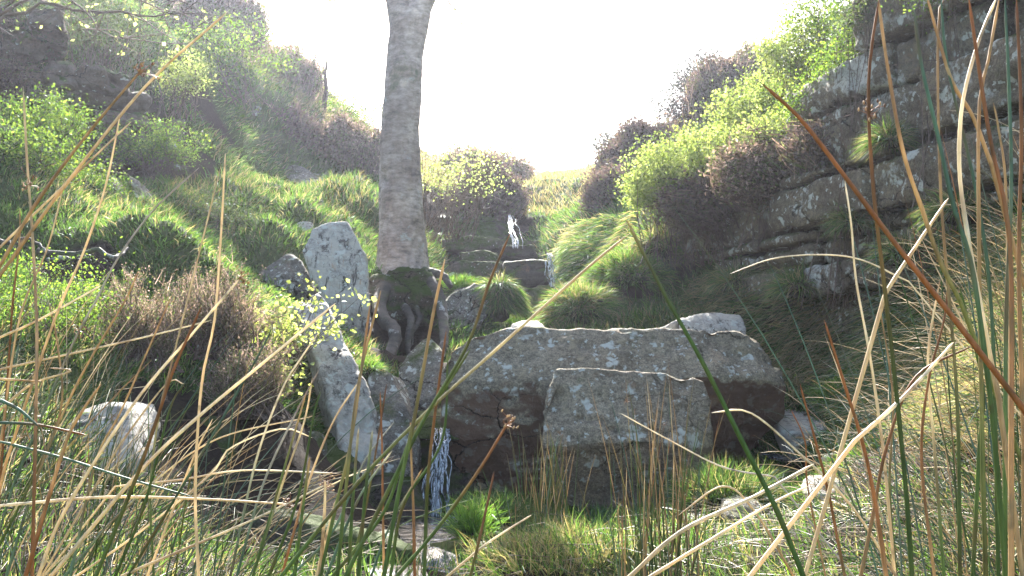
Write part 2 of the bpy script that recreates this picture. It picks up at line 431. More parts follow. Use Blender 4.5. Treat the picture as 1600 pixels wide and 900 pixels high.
ctrl += [np.array(c, float) for c in [
 (0, 0, .10), (-1, 0, .15), (1, 0, .15), (-1.2, 1.5, .18), (0, 1.5, .08), (.9, 1.5, .14), (-1.6, 2.8, .3), (1.5, 2.8, .3), (-.7, 2.9, .05), (.6, 3.0, .08), (2.2, 1.5, .5), (2.6, 3.2, .8), (-2.8, 2, .5), (-3.2, 3.6, .9),
 (0, -3, -.1), (-3, -3, .5), (3, -3, .5), (-.40, 5.75, -.14), (-.42, 5.2, -.14), (-.36, 4.5, -.12), (-.28, 3.6, -.10), (-.55, 6.1, -.05), (-.35, 6.55, .12),
 (3.05, 7.2, 3.3), (3.35, 6.2, 3.75), (3.55, 5.2, 4.0), (3.8, 4, 3.8), (3.2, 8.4, 3.3), (2.75, 9.3, 3.0), (2.62, 8.3, 2.7), (5, 6, 4.6), (5, 9, 4.6), (6, 3, 4.5), (4.5, 12, 4.8), (3.2, 13, 4.0), (7, 16, 7), (8, 10, 6), (5.5, 17, 6.2),
 (3.0, 4.2, 1.5), (3.4, 2.8, 1.4), (-6, 6, 3.0), (-6, 9, 4.4), (-8, 12, 6.6), (-8, 6, 4), (-7.5, 17, 8.6), (-6.2, 20, 8.2), (-8, 2, 2.5), (8, 0, 3), (0, 34, 6.6), (-6, 30, 8.4), (7, 30, 7.4), (-12, 20, 9.5), (12, 20, 8), (-12, 0, 4), (12, 0, 5), (5, 24, 6.6), (-4, 25, 6.8), (2.6, 22, 5.2),
]]
ctrl = np.array(ctrl)

def tps_fit(c, lam=.004):
    n = len(c)
    d = np.hypot(c[:, None, 0] - c[None, :, 0], c[:, None, 1] - c[None, :, 1])
    K = d * d * np.log(d + 1e-9) + lam * np.eye(n)
    Pm = np.c_[np.ones(n), c[:, 0], c[:, 1]]
    A = np.zeros((n + 3, n + 3))
    A[:n, :n] = K; A[:n, n:] = Pm; A[n:, :n] = Pm.T
    return np.linalg.solve(A, np.r_[c[:, 2], 0, 0, 0])
TW = tps_fit(ctrl)

mounds = [(478, 335, 10.8, .30, .16), (435, 383, 9.8, .32, .14), (520, 308, 12.3, .6, .16), (600, 330, 12.0, .3, .12), (560, 345, 11.2, .3, .12), (450, 322, 11.6, .42, .20), (540, 300, 12.4, .8, .16), (575, 335, 11.9, .3, .14), (480, 350, 10.7, .30, .14), (420, 375, 10.0, .35, .15), (350, 300, 12.0, .5, .18), (245, 380, 7.0, .35, .10), (330, 425, 7.1, .25, .12), (280, 395, 7.0, .25, .10), (380, 470, 6.9, .22, .10),
          (870, 300, 17.5, .9, .25), (900, 380, 12.3, .45, .12), (1010, 440, 9.7, .3, .16), (900, 480, 9.5, .22, .10), (955, 470, 9.4, .25, .12), (860, 870, 4.2, .28, .06), (960, 880, 4.0, .25, .05), (470, 200, 15.5, 1.0, .35), (560, 240, 15.5, .9, .3), (405, 190, 15, .7, .3)]

soil_shade_spots = [(1500, 720, 4.1, .6, 1), (1420, 820, 3.7, .5, 1), (1550, 860, 3.2, .5, 1), (1300, 880, 3.9, .35, .9), (100, 820, 3.6, .7, 1), (250, 860, 3.7, .45, 1), (0, 700, 3.9, .6, .8), (1100, 820, 5.0, .32, 1), (1190, 820, 4.9, .36, 1), (1290, 790, 4.9, .36, .9), (1250, 850, 4.3, .3, .9), (100, 180, 10.9, .7, 1), (230, 190, 11.2, .6, 1), (60, 150, 10.8, .6, 1), (1400, 700, 5.2, .4, .8), (350, 800, 4.7, .45, 1), (470, 780, 5.2, .5, 1), (300, 720, 5.0, .4, .8), (560, 790, 5.6, .5, 1), (250, 660, 5.2, .4, .7), (120, 425, 6.55, .30, .9), (290, 235, 11, .45, .9), (330, 205, 12.5, .6, .8), (200, 300, 9.3, .3, .6), (430, 430, 9.0, .35, .8), (700, 350, 15.2, .8, .9), (780, 345, 15.2, .6, 1), (620, 500, 9.3, .5, 1), (640, 560, 8.5, .4, 1), (500, 720, 5.6, .6, .9), (400, 720, 5.4, .6, .8), (1060, 450, 9.5, .3, .7), (1150, 470, 8.6, .4, .8), (1230, 480, 8.2, .4, .6), (830, 470, 11.8, .4, .9), (700, 640, 7.3, .5, 1), (1150, 740, 6.4, .4, 1), (1240, 720, 6.0, .35, 1), (1180, 790, 5.4, .35, .8), (750, 650, 6.9, .5, 1)]  # bare soil; some spots added to paint the shade of hollows and rush bases
def soil(x, y):
    s = np.zeros_like(np.asarray(x, float))
    for (u, v, Y, r, h) in soil_shade_spots:
        c = P(u, v, Y)
        s = np.maximum(s, h * np.exp(-(((x - c[0]) ** 2 + (y - c[1]) ** 2) / (r * r)) ** 2))
    s = np.maximum(s, np.exp(-((x + .38) ** 2 / .25 + (y - 4.9) ** 2 / 1.7) ** 2))
    return s

def H0(x, y):
    x = np.asarray(x, float).ravel(); y = np.asarray(y, float).ravel()
    z = np.empty_like(x)
    for s in range(0, len(x), 20000):
        xs, ys = x[s:s + 20000], y[s:s + 20000]
        xc = np.clip(xs, -13, 13); yc = np.clip(ys, -6, 36)
        d = np.hypot(xc[:, None] - ctrl[None, :, 0], yc[:, None] - ctrl[None, :, 1])
        k = d * d * np.log(d + 1e-9)
        zz = k @ TW[:-3] + TW[-3] + TW[-2] * xc + TW[-1] * yc
        far = np.hypot(xs - xc, ys - yc)
        t = np.clip(far / 40, 0, 1)
        zz = zz * (1 - t) + t * np.where(ys > 10, 5.5, -1.0)
        z[s:s + 20000] = zz
    return z

def H(x, y):
    x = np.asarray(x, float).ravel(); y = np.asarray(y, float).ravel()
    z = H0(x, y)
    for (u, v, Y, r, h) in mounds:
        c = P(u, v, Y)
        z = z + h * np.exp(-((x - c[0]) ** 2 + (y - c[1]) ** 2) / (r * r))
    z = z - .60 * np.exp(-((x - .05) / .85) ** 4 - ((y - 12.75) / .85) ** 2)
    z = z - np.maximum(0, z - .02) * np.exp(-((x - .45) / 1.05) ** 4 - ((y - 6.45) / .62) ** 4)
    z = z - .16 * np.exp(-((x - 1.2) / .33) ** 2 - ((y - 5.1) / .5) ** 2)
    p = np.c_[x, y, z * 0]
    near = np.clip((y - 3.5) / 5, .12, 1)
    wet = np.exp(-((x + .38) ** 2 / .5 + (y - 4.9) ** 2 / 2.2))
    z = z + (fbm(p * 1.1, 4) * .16 + (np.abs(fbm(p * 2.6 + 9, 2)) - .2) * .16) * near * (1 - wet * .9)
    sl = soil(x, y)
    z = z + sl * (.05 * fbm(p * 6 + 3, 4) + .07 * np.abs(fbm(p * 3.3 + 5, 2)))
    return z

def axis(a, b, step, far, n):
    near = np.arange(a, b + 1e-6, step)
    g = np.geomspace(1, 1 + far, n) - 1
    return np.r_[(a - g[1:])[::-1], near, b + g[1:]]
gx = axis(-8.5, 7.0, .065, 130, 24)
gy = axis(-1.0, 27.0, .075, 130, 24)
GX, GY = np.meshgrid(gx, gy)
GZ = H(GX, GY).reshape(GX.shape)

def Hf(x, y):
    """bilinear lookup in the built sheet"""
    x = np.asarray(x, float); y = np.asarray(y, float)
    i = np.clip(np.searchsorted(gx, x) - 1, 0, len(gx) - 2)
    j = np.clip(np.searchsorted(gy, y) - 1, 0, len(gy) - 2)
    tx = np.clip((x - gx[i]) / (gx[i + 1] - gx[i]), 0, 1); ty = np.clip((y - gy[j]) / (gy[j + 1] - gy[j]), 0, 1)
    return (GZ[j, i] * (1 - tx) + GZ[j, i + 1] * tx) * (1 - ty) + (GZ[j + 1, i] * (1 - tx) + GZ[j + 1, i + 1] * tx) * ty
def Hn(x, y, e=.08):
    nx = (Hf(x - e, y) - Hf(x + e, y)) / (2 * e); ny = (Hf(x, y - e) - Hf(x, y + e)) / (2 * e)
    n = np.c_[nx, ny, np.ones_like(nx)]
    return n / np.linalg.norm(n, axis=1)[:, None]

nx_, ny_ = len(gx), len(gy)
idx = np.arange(nx_ * ny_).reshape(ny_, nx_)
quads = np.stack([idx[:-1, :-1], idx[:-1, 1:], idx[1:, 1:], idx[1:, :-1]], -1).reshape(-1, 4)
gcol = np.zeros((nx_ * ny_, 3)); gcol[:, 0] = soil(GX.ravel(), GY.ravel())
me = mesh_np('ground', np.c_[GX.ravel(), GY.ravel(), GZ.ravel()], [quads], gcol)
tag(link('ground', me, M['ground']), 'steep turf and soil sides of the little gully', None, None, 'structure')

# ------------------------------------------------------------------ rocks
def remesh(bm, voxel):
    me = bpy.data.meshes.new('tmp')
    bm.to_mesh(me); bm.free()
    o = bpy.data.objects.new('tmp', me)
    COL.objects.link(o)
    md = o.modifiers.new('r', 'REMESH'); md.mode = 'VOXEL'; md.voxel_size = voxel
    dg = bpy.context.evaluated_depsgraph_get()
    ev = o.evaluated_get(dg)
    new = bpy.data.meshes.new_from_object(ev)
    bpy.data.objects.remove(o); bpy.data.meshes.remove(me)
    return new

def hull_bm(pts, bev):
    bm = bmesh.new()
    for p in pts: bm.verts.new(V(p))
    r = bmesh.ops.convex_hull(bm, input=bm.verts)
    junk = [g for g in r['geom_interior'] + r['geom_unused'] if isinstance(g, bmesh.types.BMVert)]
    bmesh.ops.delete(bm, geom=list(set(junk)), context='VERTS')
    bmesh.ops.dissolve_limit(bm, angle_limit=R(4), verts=bm.verts, edges=bm.edges)
    if bev > 0:
        bmesh.ops.bevel(bm, geom=list(bm.edges), offset=bev, segments=2, profile=.6, affect='EDGES', clamp_overlap=True)
    bmesh.ops.triangulate(bm, faces=bm.faces)
    bmesh.ops.recalc_face_normals(bm, faces=bm.faces)
    return bm

def roughen(me, amp, scale=3.0, strata=0.0, extra=None, seed=0):
    n = len(me.vertices)
    co = np.empty(n * 3, np.float32); me.vertices.foreach_get('co', co); co = co.reshape(-1, 3).astype(float)
    no = np.empty(n * 3, np.float32); me.vertices.foreach_get('normal', no); no = no.reshape(-1, 3)
    q = co + seed * 3.1
    d = fbm(q * scale, 5, gain=.62) * amp
    # chips: flattened noise steps
    ch = fbm(q * scale * 1.7 + 40, 3)
    d += np.where(ch > .18, -(ch - .18) * amp * 2.2, 0)
    if strata:
        st = vnoise(np.c_[q[:, 0] * .7, q[:, 1] * .7, q[:, 2] * 17 + fbm(q * 1.2, 2) * 2])
        d += strata * (np.abs(st) - .3)
    if extra is not None: d = d + extra(co, no)
    co += no * d[:, None]
    me.vertices.foreach_set('co', co.astype(np.float32).ravel())
    me.update()

rock_n = [0]
def rock(name, label, pts, mat, cat='boulder', depth=.4, shrink=.85, drop=0.0, rise=0.0, voxel=.022, bev=.02, amp=.02, scale=3.0, strata=.004, parent=None, extra=None, more=(), group=None, bury=0.0):
    """pts = visible outline (u, v, Y); the body runs back from it by depth"""
    rock_n[0] += 1
    fr = [P(*p) for p in pts]
    c = np.mean(fr, axis=0)
    allp = list(fr)
    for p in fr:
        q = c + (p - c) * np.array((shrink, 1, shrink)); q = q + np.array((0, depth, rise - drop)); allp.append(q)
    if bury:
        low = sorted(fr, key=lambda p: p[2])[:max(2, len(fr) // 3)]
        for p in low: allp.append(p + np.array((0, .05, -bury)))
    allp += [np.array(m_, float) for m_ in more]
    me = remesh(hull_bm(allp, bev), voxel)
    roughen(me, amp, scale, strata, extra, rock_n[0])
    me.transform(Matrix.Translation(-V((c[0], c[1], min(p[2] for p in allp)))))
    o = bpy.data.objects.new(name, me)
    me.materials.append(M[mat])
    me.polygons.foreach_set('use_smooth', np.ones(len(me.polygons), dtype=bool))
    COL.objects.link(o)
    base = Vector((c[0], c[1], min(p[2] for p in allp)))
    o.location = base
    if parent is not None:
        o.parent = parent
        o.location = base - parent.location
    else:
        tag(o, label, cat, group)
    return o

# large boulder: sloping weathered top, broken red underside
rock('boulder', 'largest boulder, long and grey with white lichen spots and a red-brown undercut',
     [(688, 562, 6.58), (706, 536, 6.62), (740, 520, 6.66), (815, 514, 6.68), (930, 514, 6.68), (1040, 516, 6.68), (1140, 518, 6.7), (1185, 530, 6.7), (1212, 562, 6.66),
      (680, 590, 6.55), (683, 600, 6.5), (740, 612, 6.44), (790, 592, 6.42), (850, 622, 6.40), (1000, 600, 6.4), (1110, 588, 6.4), (1180, 592, 6.45), (1230, 606, 6.55),
      (700, 660, 6.56), (716, 775, 6.62), (850, 810, 6.62), (1000, 800, 6.85), (1110, 760, 6.85), (1200, 690, 6.75), (1140, 730, 6.8), (1228, 625, 6.62)],
     'boulder', depth=.75, shrink=.9, drop=.12, voxel=.018, bev=.03, amp=.075, scale=2.0, strata=.008)
# block in front, seamed
def seam(co, no):
    a = P(900, 655, 5.95); b = P(1040, 678, 5.95)
    t = (co[:, 0] - a[0]) / (b[0] - a[0])
    zl = a[2] + (b[2] - a[2]) * t + .02 * np.sin(t * 9) + .008 * np.sin(t * 31)
    m = (t > 0) & (t < 1) & (no[:, 1] < -.3)
    return np.where(m, -.022 * np.exp(-((co[:, 2] - zl) / .012) ** 2), 0)
rock('boulder', 'square lichen-spotted block with a cracked face leaning on the largest boulder',
     [(852, 590, 6.08), (868, 571, 6.14), (960, 574, 6.15), (1050, 582, 6.15), (1100, 596, 6.13), (1110, 620, 6.06),
      (848, 606, 6.05), (846, 690, 5.92), (852, 700, 5.9), (960, 690, 5.86), (1060, 692, 5.87), (1116, 700, 5.95), (1112, 640, 6.0),
      (862, 745, 6.0), (868, 790, 6.1), (960, 800, 6.1), (1080, 795, 6.1), (1112, 770, 6.1)],
     'block', depth=.35, shrink=.95, drop=.1, voxel=.016, bev=.02, amp=.055, scale=2.2, strata=.008, extra=seam)
rock('boulder', 'sunlit pale stone perched behind the right end of the largest boulder',
     [(1010, 520, 7.45), (1050, 503, 7.4), (1080, 490, 7.5), (1120, 487, 7.6), (1160, 489, 7.6), (1170, 520, 7.4), (1100, 530, 7.35)], 'pale', depth=.35, shrink=.7, bev=.012, amp=.025, bury=.25)
rock('flat_stone', 'small pale flat stone behind the largest boulder, below the cascade',
     [(797, 506, 8.6), (815, 501, 8.9), (842, 500, 8.9), (852, 510, 8.6), (845, 520, 8.5), (798, 522, 8.5)], 'pale', 'stone', depth=.3, bev=.01, amp=.012, voxel=.015, bury=.4)
# standing slab
rock('standing_slab', 'pale upright slab with dark streaks standing left of the tree trunk',
     [(488, 358, 9.35), (512, 347, 9.4), (543, 345, 9.4), (560, 375, 9.3), (573, 400, 9.25), (577, 480, 9.1), (571, 488, 9.1), (522, 498, 9.05), (505, 450, 9.1), (482, 425, 9.15), (471, 392, 9.2)],
     'pale', 'slab', depth=.22, shrink=.92, voxel=.014, bev=.015, amp=.022, scale=3.2, bury=.25)
rock('boulder', 'low pale stone with a mossy shoulder left of the upright slab',
     [(432, 412, 9.5), (445, 396, 9.5), (456, 396, 9.5), (480, 420, 9.3), (492, 455, 9.2), (440, 450, 9.2), (395, 440, 9.3), (400, 425, 9.4)], 'stone', depth=.35, bev=.015, amp=.03, bury=.2)
rock('stone', 'small white stone under a mossy hummock above the upright slab', [(455, 350, 10.4), (470, 344, 10.5), (487, 347, 10.4), (488, 358, 10.3), (470, 363, 10.3)], 'pale', 'stone', depth=.25, bev=.01, amp=.012, voxel=.015)
# leaning slab, long end to the camera
rock('leaning_slab', 'long lichened slab leaning down from the yellow-leaved shrub to the stream',
     [(460, 476, 6.85), (470, 466, 6.9), (497, 455, 6.95), (505, 464, 6.85), (540, 535, 6.6), (565, 590, 6.4), (600, 690, 6.15), (596, 712, 6.1), (545, 728, 6.0), (534, 700, 6.02), (503, 590, 6.3), (482, 530, 6.5)],
     'pale', 'slab', depth=.32, shrink=.97, drop=.12, voxel=.014, bev=.016, amp=.035, scale=4.0, strata=.006, bury=.3)
rock('boulder', 'grey mossy rock bulging below the leaning slab beside the small waterfall',
     [(572, 590, 6.62), (588, 570, 6.72), (612, 584, 6.68), (634, 622, 6.5), (655, 700, 6.32), (648, 770, 6.2), (590, 800, 6.02), (548, 780, 6.0), (560, 690, 6.2)],
     'stone', depth=.5, voxel=.02, bev=.03, amp=.04, bury=.15)
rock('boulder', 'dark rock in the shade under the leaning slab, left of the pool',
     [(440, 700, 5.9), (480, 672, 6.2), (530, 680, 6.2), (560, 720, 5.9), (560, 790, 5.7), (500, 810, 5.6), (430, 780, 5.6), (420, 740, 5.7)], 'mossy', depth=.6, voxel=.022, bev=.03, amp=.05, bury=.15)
rock('boulder', 'upright grey rock between the tree roots and the largest boulder',
     [(622, 575, 7.6), (640, 552, 7.7), (660, 530, 7.8), (672, 526, 7.8), (690, 545, 7.6), (692, 600, 7.4), (670, 650, 7.2), (622, 650, 7.3)], 'stone', depth=.4, voxel=.018, bev=.015, amp=.03, bury=.2)
rock('ledge_stone', 'damp stone lip over which the small lower waterfall drops',
     [(640, 645, 6.75), (700, 638, 6.85), (730, 660, 6.6), (725, 690, 6.5), (650, 690, 6.5)], 'mossy', 'stone', depth=.5, bev=.02, amp=.02, voxel=.018)
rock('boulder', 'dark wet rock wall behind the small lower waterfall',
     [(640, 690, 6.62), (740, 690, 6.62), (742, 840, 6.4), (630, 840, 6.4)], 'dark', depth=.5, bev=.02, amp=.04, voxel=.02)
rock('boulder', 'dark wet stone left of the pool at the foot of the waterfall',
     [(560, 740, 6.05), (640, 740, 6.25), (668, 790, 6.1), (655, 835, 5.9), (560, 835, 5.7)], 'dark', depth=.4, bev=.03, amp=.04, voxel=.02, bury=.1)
# kerb slab in the foreground
rock('long_slab', 'long low slab with a sunlit top edge lying at the front of the pool',
     [(338, 806, 4.72), (430, 800, 4.72), (500, 812, 4.7), (600, 842, 4.62), (645, 862, 4.55), (648, 895, 4.5), (560, 905, 4.5), (430, 885, 4.58), (345, 860, 4.62)],
     'mossy', 'slab', depth=.16, shrink=.97, voxel=.016, bev=.02, amp=.022, bury=.15)
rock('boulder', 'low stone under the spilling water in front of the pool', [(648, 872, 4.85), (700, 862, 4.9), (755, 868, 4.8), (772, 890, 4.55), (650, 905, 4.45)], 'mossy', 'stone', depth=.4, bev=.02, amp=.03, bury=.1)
# left bank stones
rock('boulder', 'pale round-topped stone among the rushes on the left bank',
     [(100, 655, 4.5), (120, 636, 4.6), (165, 628, 4.65), (198, 632, 4.6), (213, 670, 4.5), (212, 720, 4.35), (150, 745, 4.3), (95, 720, 4.35)], 'pale', depth=.4, shrink=.8, bev=.03, amp=.03, bury=.15)
rock('boulder', 'half-hidden pale stone at the lower left among the rush bases',
     [(-40, 800, 3.7), (20, 775, 3.8), (45, 800, 3.7), (50, 860, 3.5), (-40, 880, 3.5)], 'stone', depth=.35, bev=.03, amp=.03, bury=.15)
rock('slab', 'thin slanting slab in the bank below the left bilberry bush', [(160, 268, 8.9), (172, 276, 8.9), (195, 305, 8.7), (198, 320, 8.6), (170, 300, 8.7)], 'stone', 'slab', depth=.25, bev=.008, amp=.015, voxel=.016)
rock('slab', 'thin slanting slab to the right of its twin in the left bank', [(197, 272, 9.1), (212, 280, 9.1), (233, 318, 8.8), (236, 335, 8.7), (210, 308, 8.8)], 'stone', 'slab', depth=.25, bev=.008, amp=.015, voxel=.016)
rock('slab', 'pale slab lying in the turf below the heather bank', [(425, 262, 13.9), (455, 254, 14.1), (500, 272, 14.1), (545, 300, 13.6), (480, 300, 13.4)], 'stone', 'slab', depth=.6, bev=.02, amp=.04, voxel=.03)
rock('slab', 'flat slab lodged on the slope below the skyline on the left', [(360, 158, 14.6), (380, 150, 14.8), (415, 165, 14.8), (400, 180, 14.4), (362, 178, 14.4)], 'stone', 'slab', depth=.6, bev=.02, amp=.04, voxel=.03)
rock('boulder', 'pale stone behind the yellow-leaved shrub', [(372, 500, 6.8), (400, 484, 6.95), (425, 490, 6.9), (430, 520, 6.7), (395, 545, 6.6), (370, 530, 6.6)], 'pale', depth=.3, bev=.02, amp=.025, bury=.15)
# rippled slab
def ripple(co, no):
    q = fbm(co * 3.0, 2) * .10
    w = np.sin((co[:, 2] * .85 - co[:, 0] * .5 + q) * 2 * math.pi / .075)
    return np.where(no[:, 1] < -.2, .024 * w, 0)
rock('rippled_slab', 'ripple-marked slab propped under a grass cushion below the cascade',
     [(690, 462, 10.0), (715, 450, 10.1), (756, 444, 10.1), (768, 456, 10.05), (762, 480, 9.9), (740, 522, 9.6), (715, 540, 9.5), (698, 530, 9.5), (690, 490, 9.8)],
     'stone', 'slab', depth=.25, shrink=.95, voxel=.013, bev=.01, amp=.012, strata=0, extra=ripple, bury=.1)
# cascade ledges
rock('ledge_stone', 'upper pale ledge block left of the top waterfall', [(690, 372, 13.35), (740, 369, 13.35), (784, 371, 13.35), (786, 388, 13.3), (735, 394, 13.2), (690, 392, 13.3)], 'mossy', 'stone', depth=.9, bev=.02, amp=.04, voxel=.03)
rock('ledge_stone', 'dark wet ledge block under the top waterfall', [(778, 384, 13.25), (835, 382, 13.25), (841, 402, 13.2), (780, 405, 13.2)], 'dark', 'stone', depth=.9, bev=.02, amp=.04, voxel=.03)
rock('ledge_stone', 'mossy rounded ledge block in the middle of the cascade', [(715, 394, 12.98), (755, 390, 12.98), (782, 398, 12.95), (780, 412, 12.9), (720, 410, 12.9)], 'mossy', 'stone', depth=.7, bev=.03, amp=.04, voxel=.03)
rock('ledge_stone', 'long mossy ledge on the left of the cascade above the grass', [(672, 410, 12.68), (720, 404, 12.68), (785, 410, 12.66), (788, 432, 12.6), (676, 436, 12.6)], 'mossy', 'stone', depth=.8, bev=.03, amp=.05, voxel=.03)
rock('ledge_stone', 'broad black wet ledge beside the middle waterfall', [(784, 408, 12.48), (850, 404, 12.48), (864, 412, 12.46), (862, 444, 12.4), (790, 446, 12.4)], 'dark', 'stone', depth=.9, bev=.03, amp=.05, voxel=.03)
rock('ledge_stone', 'small square brown stone below the black ledge', [(812, 450, 11.56), (845, 448, 11.56), (850, 483, 11.5), (814, 486, 11.5)], 'mossy', 'stone', depth=.5, bev=.02, amp=.03, voxel=.022)
rock('ledge_stone', 'low yellowish stone at the foot of the middle waterfall', [(838, 446, 12.1), (872, 444, 12.1), (874, 458, 11.9), (838, 460, 11.9)], 'mossy', 'stone', depth=.5, bev=.02, amp=.02, voxel=.022)
rock('ledge_stone', 'brown overhanging slab right of the middle waterfall', [(862, 462, 11.4), (885, 440, 11.6), (915, 430, 11.7), (938, 440, 11.6), (932, 462, 11.3), (880, 475, 11.2)], 'outcrop', 'slab', depth=.5, bev=.015, amp=.03, voxel=.022)
rock('boulder', 'broad dark rock face left of the top waterfall behind the hawthorn', [(675, 338, 15.0), (730, 328, 15.2), (790, 340, 15.2), (800, 352, 15.0), (795, 375, 14.6), (675, 375, 14.4)], 'dark', depth=.9, bev=.05, amp=.08, voxel=.04)
rock('cascade_wall', 'shadowed mossy rock wall behind the stepped ledges of the cascade', [(670, 380, 14.0), (735, 372, 14.1), (850, 374, 14.1), (872, 400, 13.6), (880, 450, 13.2), (860, 495, 12.4), (800, 500, 12.3), (676, 450, 12.9)], 'mossy', 'rock wall', depth=.7, bev=.05, amp=.12, voxel=.035, scale=3.0)
# right-hand flat stones
rock('flat_stone', 'bright sunlit flat stone at the right end of the largest boulder', [(1212, 650, 6.9), (1228, 638, 7.15), (1300, 642, 7.1), (1322, 655, 6.9), (1300, 668, 6.6), (1240, 676, 6.5), (1216, 668, 6.6)], 'pale', 'stone', depth=.2, shrink=.9, bev=.012, amp=.012, drop=.08, bury=.3)
rock('flat_stone', 'sunlit flat stone beside the trickle on the right under bent rushes', [(1285, 712, 5.9), (1330, 697, 6.1), (1400, 700, 6.0), (1408, 722, 5.7), (1330, 732, 5.6)], 'pale', 'stone', depth=.2, shrink=.9, bev=.012, amp=.015, drop=.06, bury=.3)
rock('stone', 'pale stone half buried in the bent rushes at far right', [(1530, 690, 4.6), (1560, 668, 4.7), (1590, 680, 4.6), (1585, 705, 4.4), (1540, 712, 4.4)], 'pale', 'stone', depth=.25, bev=.02, amp=.02, bury=.2)
rock('stone', 'dark stone in the trickle right of the cracked block', [(1190, 740, 5.9), (1230, 730, 6.0), (1270, 745, 5.9), (1260, 775, 5.6), (1195, 775, 5.6)], 'dark', 'stone', depth=.35, bev=.02, amp=.03, bury=.1)

for k_, (u_, v_, Y_, w_, h_, mt_, lb_) in enumerate([
  (1165, 800, 5.0, 70, 22, 'stone', 'grey stone in the dark hollow right of the cracked block'), (1235, 815, 4.8, 56, 18, 'mossy', 'mossy stone in the dark hollow left of the bent rushes'),
  (1300, 765, 5.1, 80, 20, 'pale', 'sunlit flat stone in the trickle below the other flat stones'), (1385, 745, 5.2, 60, 18, 'pale', 'small sunlit stone under the bent rushes at right'), (1090, 815, 5.1, 44, 14, 'stone', 'little grey stone at the foot of the cracked block'),
  (1440, 780, 4.4, 74, 24, 'stone', 'grey stone among matted rushes at lower right'), (600, 850, 5.2, 50, 16, 'dark', 'wet stone at the left rim of the pool'), (470, 705, 5.9, 80, 34, 'stone', 'grey stone in shade above the long slab'), (330, 690, 5.3, 90, 40, 'mossy', 'mossy stone in the dark bank below the heather')]):
    rock('stone', lb_, [(u_ - w_ * .5, v_, Y_), (u_ - w_ * .4, v_ - h_ * .8, Y_ + .06), (u_ - w_ * .05, v_ - h_, Y_ + .1), (u_ + w_ * .38, v_ - h_ * .85, Y_ + .08), (u_ + w_ * .5, v_ - h_ * .1, Y_), (u_ + w_ * .3, v_ + h_ * .5, Y_ - .08), (u_ - w_ * .3, v_ + h_ * .5, Y_ - .08)], mt_, 'stone', depth=.2, bev=.012, amp=.02, bury=.15)
# bedded cliff on the right ----------------------------------------------
def beds(root, path, bedz, mat, rnd, lens, ztop, proud, tilt=0.0, depth=.8, voxel=.026, zbot=None, jit=.015, amp=.05):
    """courses of separate blocks along a polyline path [(x, y)...]"""
    pth = np.array(path, float)
    seg = np.hypot(*np.diff(pth, axis=0).T)
    cum = np.r_[0, np.cumsum(seg)]
    tot = cum[-1]
    def at(s):
        return np.array([np.interp(s, cum, pth[:, 0]), np.interp(s, cum, pth[:, 1])])
    k = 0
    for b in range(len(bedz) - 1):
        s = -rnd.random() * .3
        while s < tot - .15:
            l = rnd.uniform(*lens) * (0.8 if b % 2 else 1.15)
            e = min(s + l, tot)
            s0 = max(s, 0)
            mid = (s0 + e) / 2
            pm = at(mid)
            top = ztop(pm)
            z0 = bedz[b] + tilt * mid; z1 = bedz[b + 1] + tilt * mid
            if z0 > top - .1 or (zbot and z1 < zbot(pm)):
                s = e; continue
            a, c = at(s0 + .02), at(e - .02)
            d = (c - a) / max(1e-6, np.hypot(*(c - a)))
            n = np.array((d[1], -d[0]))
            if n[0] * pm[0] + n[1] * pm[1] > 0: n = -n     # towards the camera side
            pr = proud[b % len(proud)] + rnd.uniform(-.13, .10)
            pts = []
            for q in (a, c):
                for zz in (z0 + .016, z1 - .016):
                    o1 = pr + rnd.uniform(-.035, .035)
                    jz = rnd.uniform(-jit, jit)
                    pts.append((q[0] + n[0] * o1, q[1] + n[1] * o1, zz + jz))
                    pts.append((q[0] - n[0] * depth, q[1] - n[1] * depth, zz + jz))
            m2 = (a + c) / 2
            pts.append((m2[0] + n[0] * (pr + .03), m2[1] + n[1] * (pr + .03), z0 + (z1 - z0) * rnd.uniform(.3, .8)))
            me = remesh(hull_bm(pts, .022), voxel)
            roughen(me, amp, 2.8, .014, None, k + b * 31)
            link('rock_block', me, M[mat], root)
            k += 1
            s = e

rn = random.Random(3)
cliff_path = [(1.62, 9.95), (1.78, 9.5), (2.2, 8.0), (2.46, 7.0), (2.74, 6.0), (3.02, 5.0), (3.2, 4.1)]
cliff = empty('cliff', (2.4, 7.2, 1.3))
tag(cliff, 'long bedded gritstone cliff with white lichen along the right bank', 'cliff')
beds(cliff, cliff_path, [1.12, 1.42, 1.66, 1.83, 1.93, 2.27, 2.36, 2.78, 3.1, 3.62, 4.0, 4.5], 'cliff', rn, (.7, 1.9),
     lambda p: 2.25 + (9.6 - p[1]) * .40, [-.02, .06, .02, .08, .10, .02, .05, -.08, .02, -.12, -.05], depth=.7)
outcrop = empty('rock_outcrop', (-4.4, 10.9, 3.0))
tag(outcrop, 'dark brown bedded outcrop high on the left slope under hanging scrub', 'outcrop')
beds(outcrop, [(-5.4, 9.75), (-4.85, 10.05), (-4.15, 10.4), (-3.5, 10.95)], [2.85, 3.02, 3.2, 3.32, 3.55, 3.7, 3.92, 4.2, 4.5], 'outcrop', rn, (.3, .9),
     lambda p: 4.25 + (p[0] + 4.6) * -.75, [.16, .02, .10, -.04, .06, .14, .0, .2], depth=.9, voxel=.03, jit=.06, amp=.14)

# ------------------------------------------------------------------ water
def sheet(name, label, pts_fn, nu, nv, mat, cat=None, kind=None):
    uu, vv = np.meshgrid(np.linspace(0, 1, nu), np.linspace(0, 1, nv))
    p = pts_fn(uu.ravel(), vv.ravel())
    i = np.arange(nu * nv).reshape(nv, nu)
    q = np.stack([i[:-1, :-1], i[:-1, 1:], i[1:, 1:], i[1:, :-1]], -1).reshape(-1, 4)
    o = link(name, mesh_np(name, p, [q]), M[mat])
    return tag(o, label, cat, None, kind)

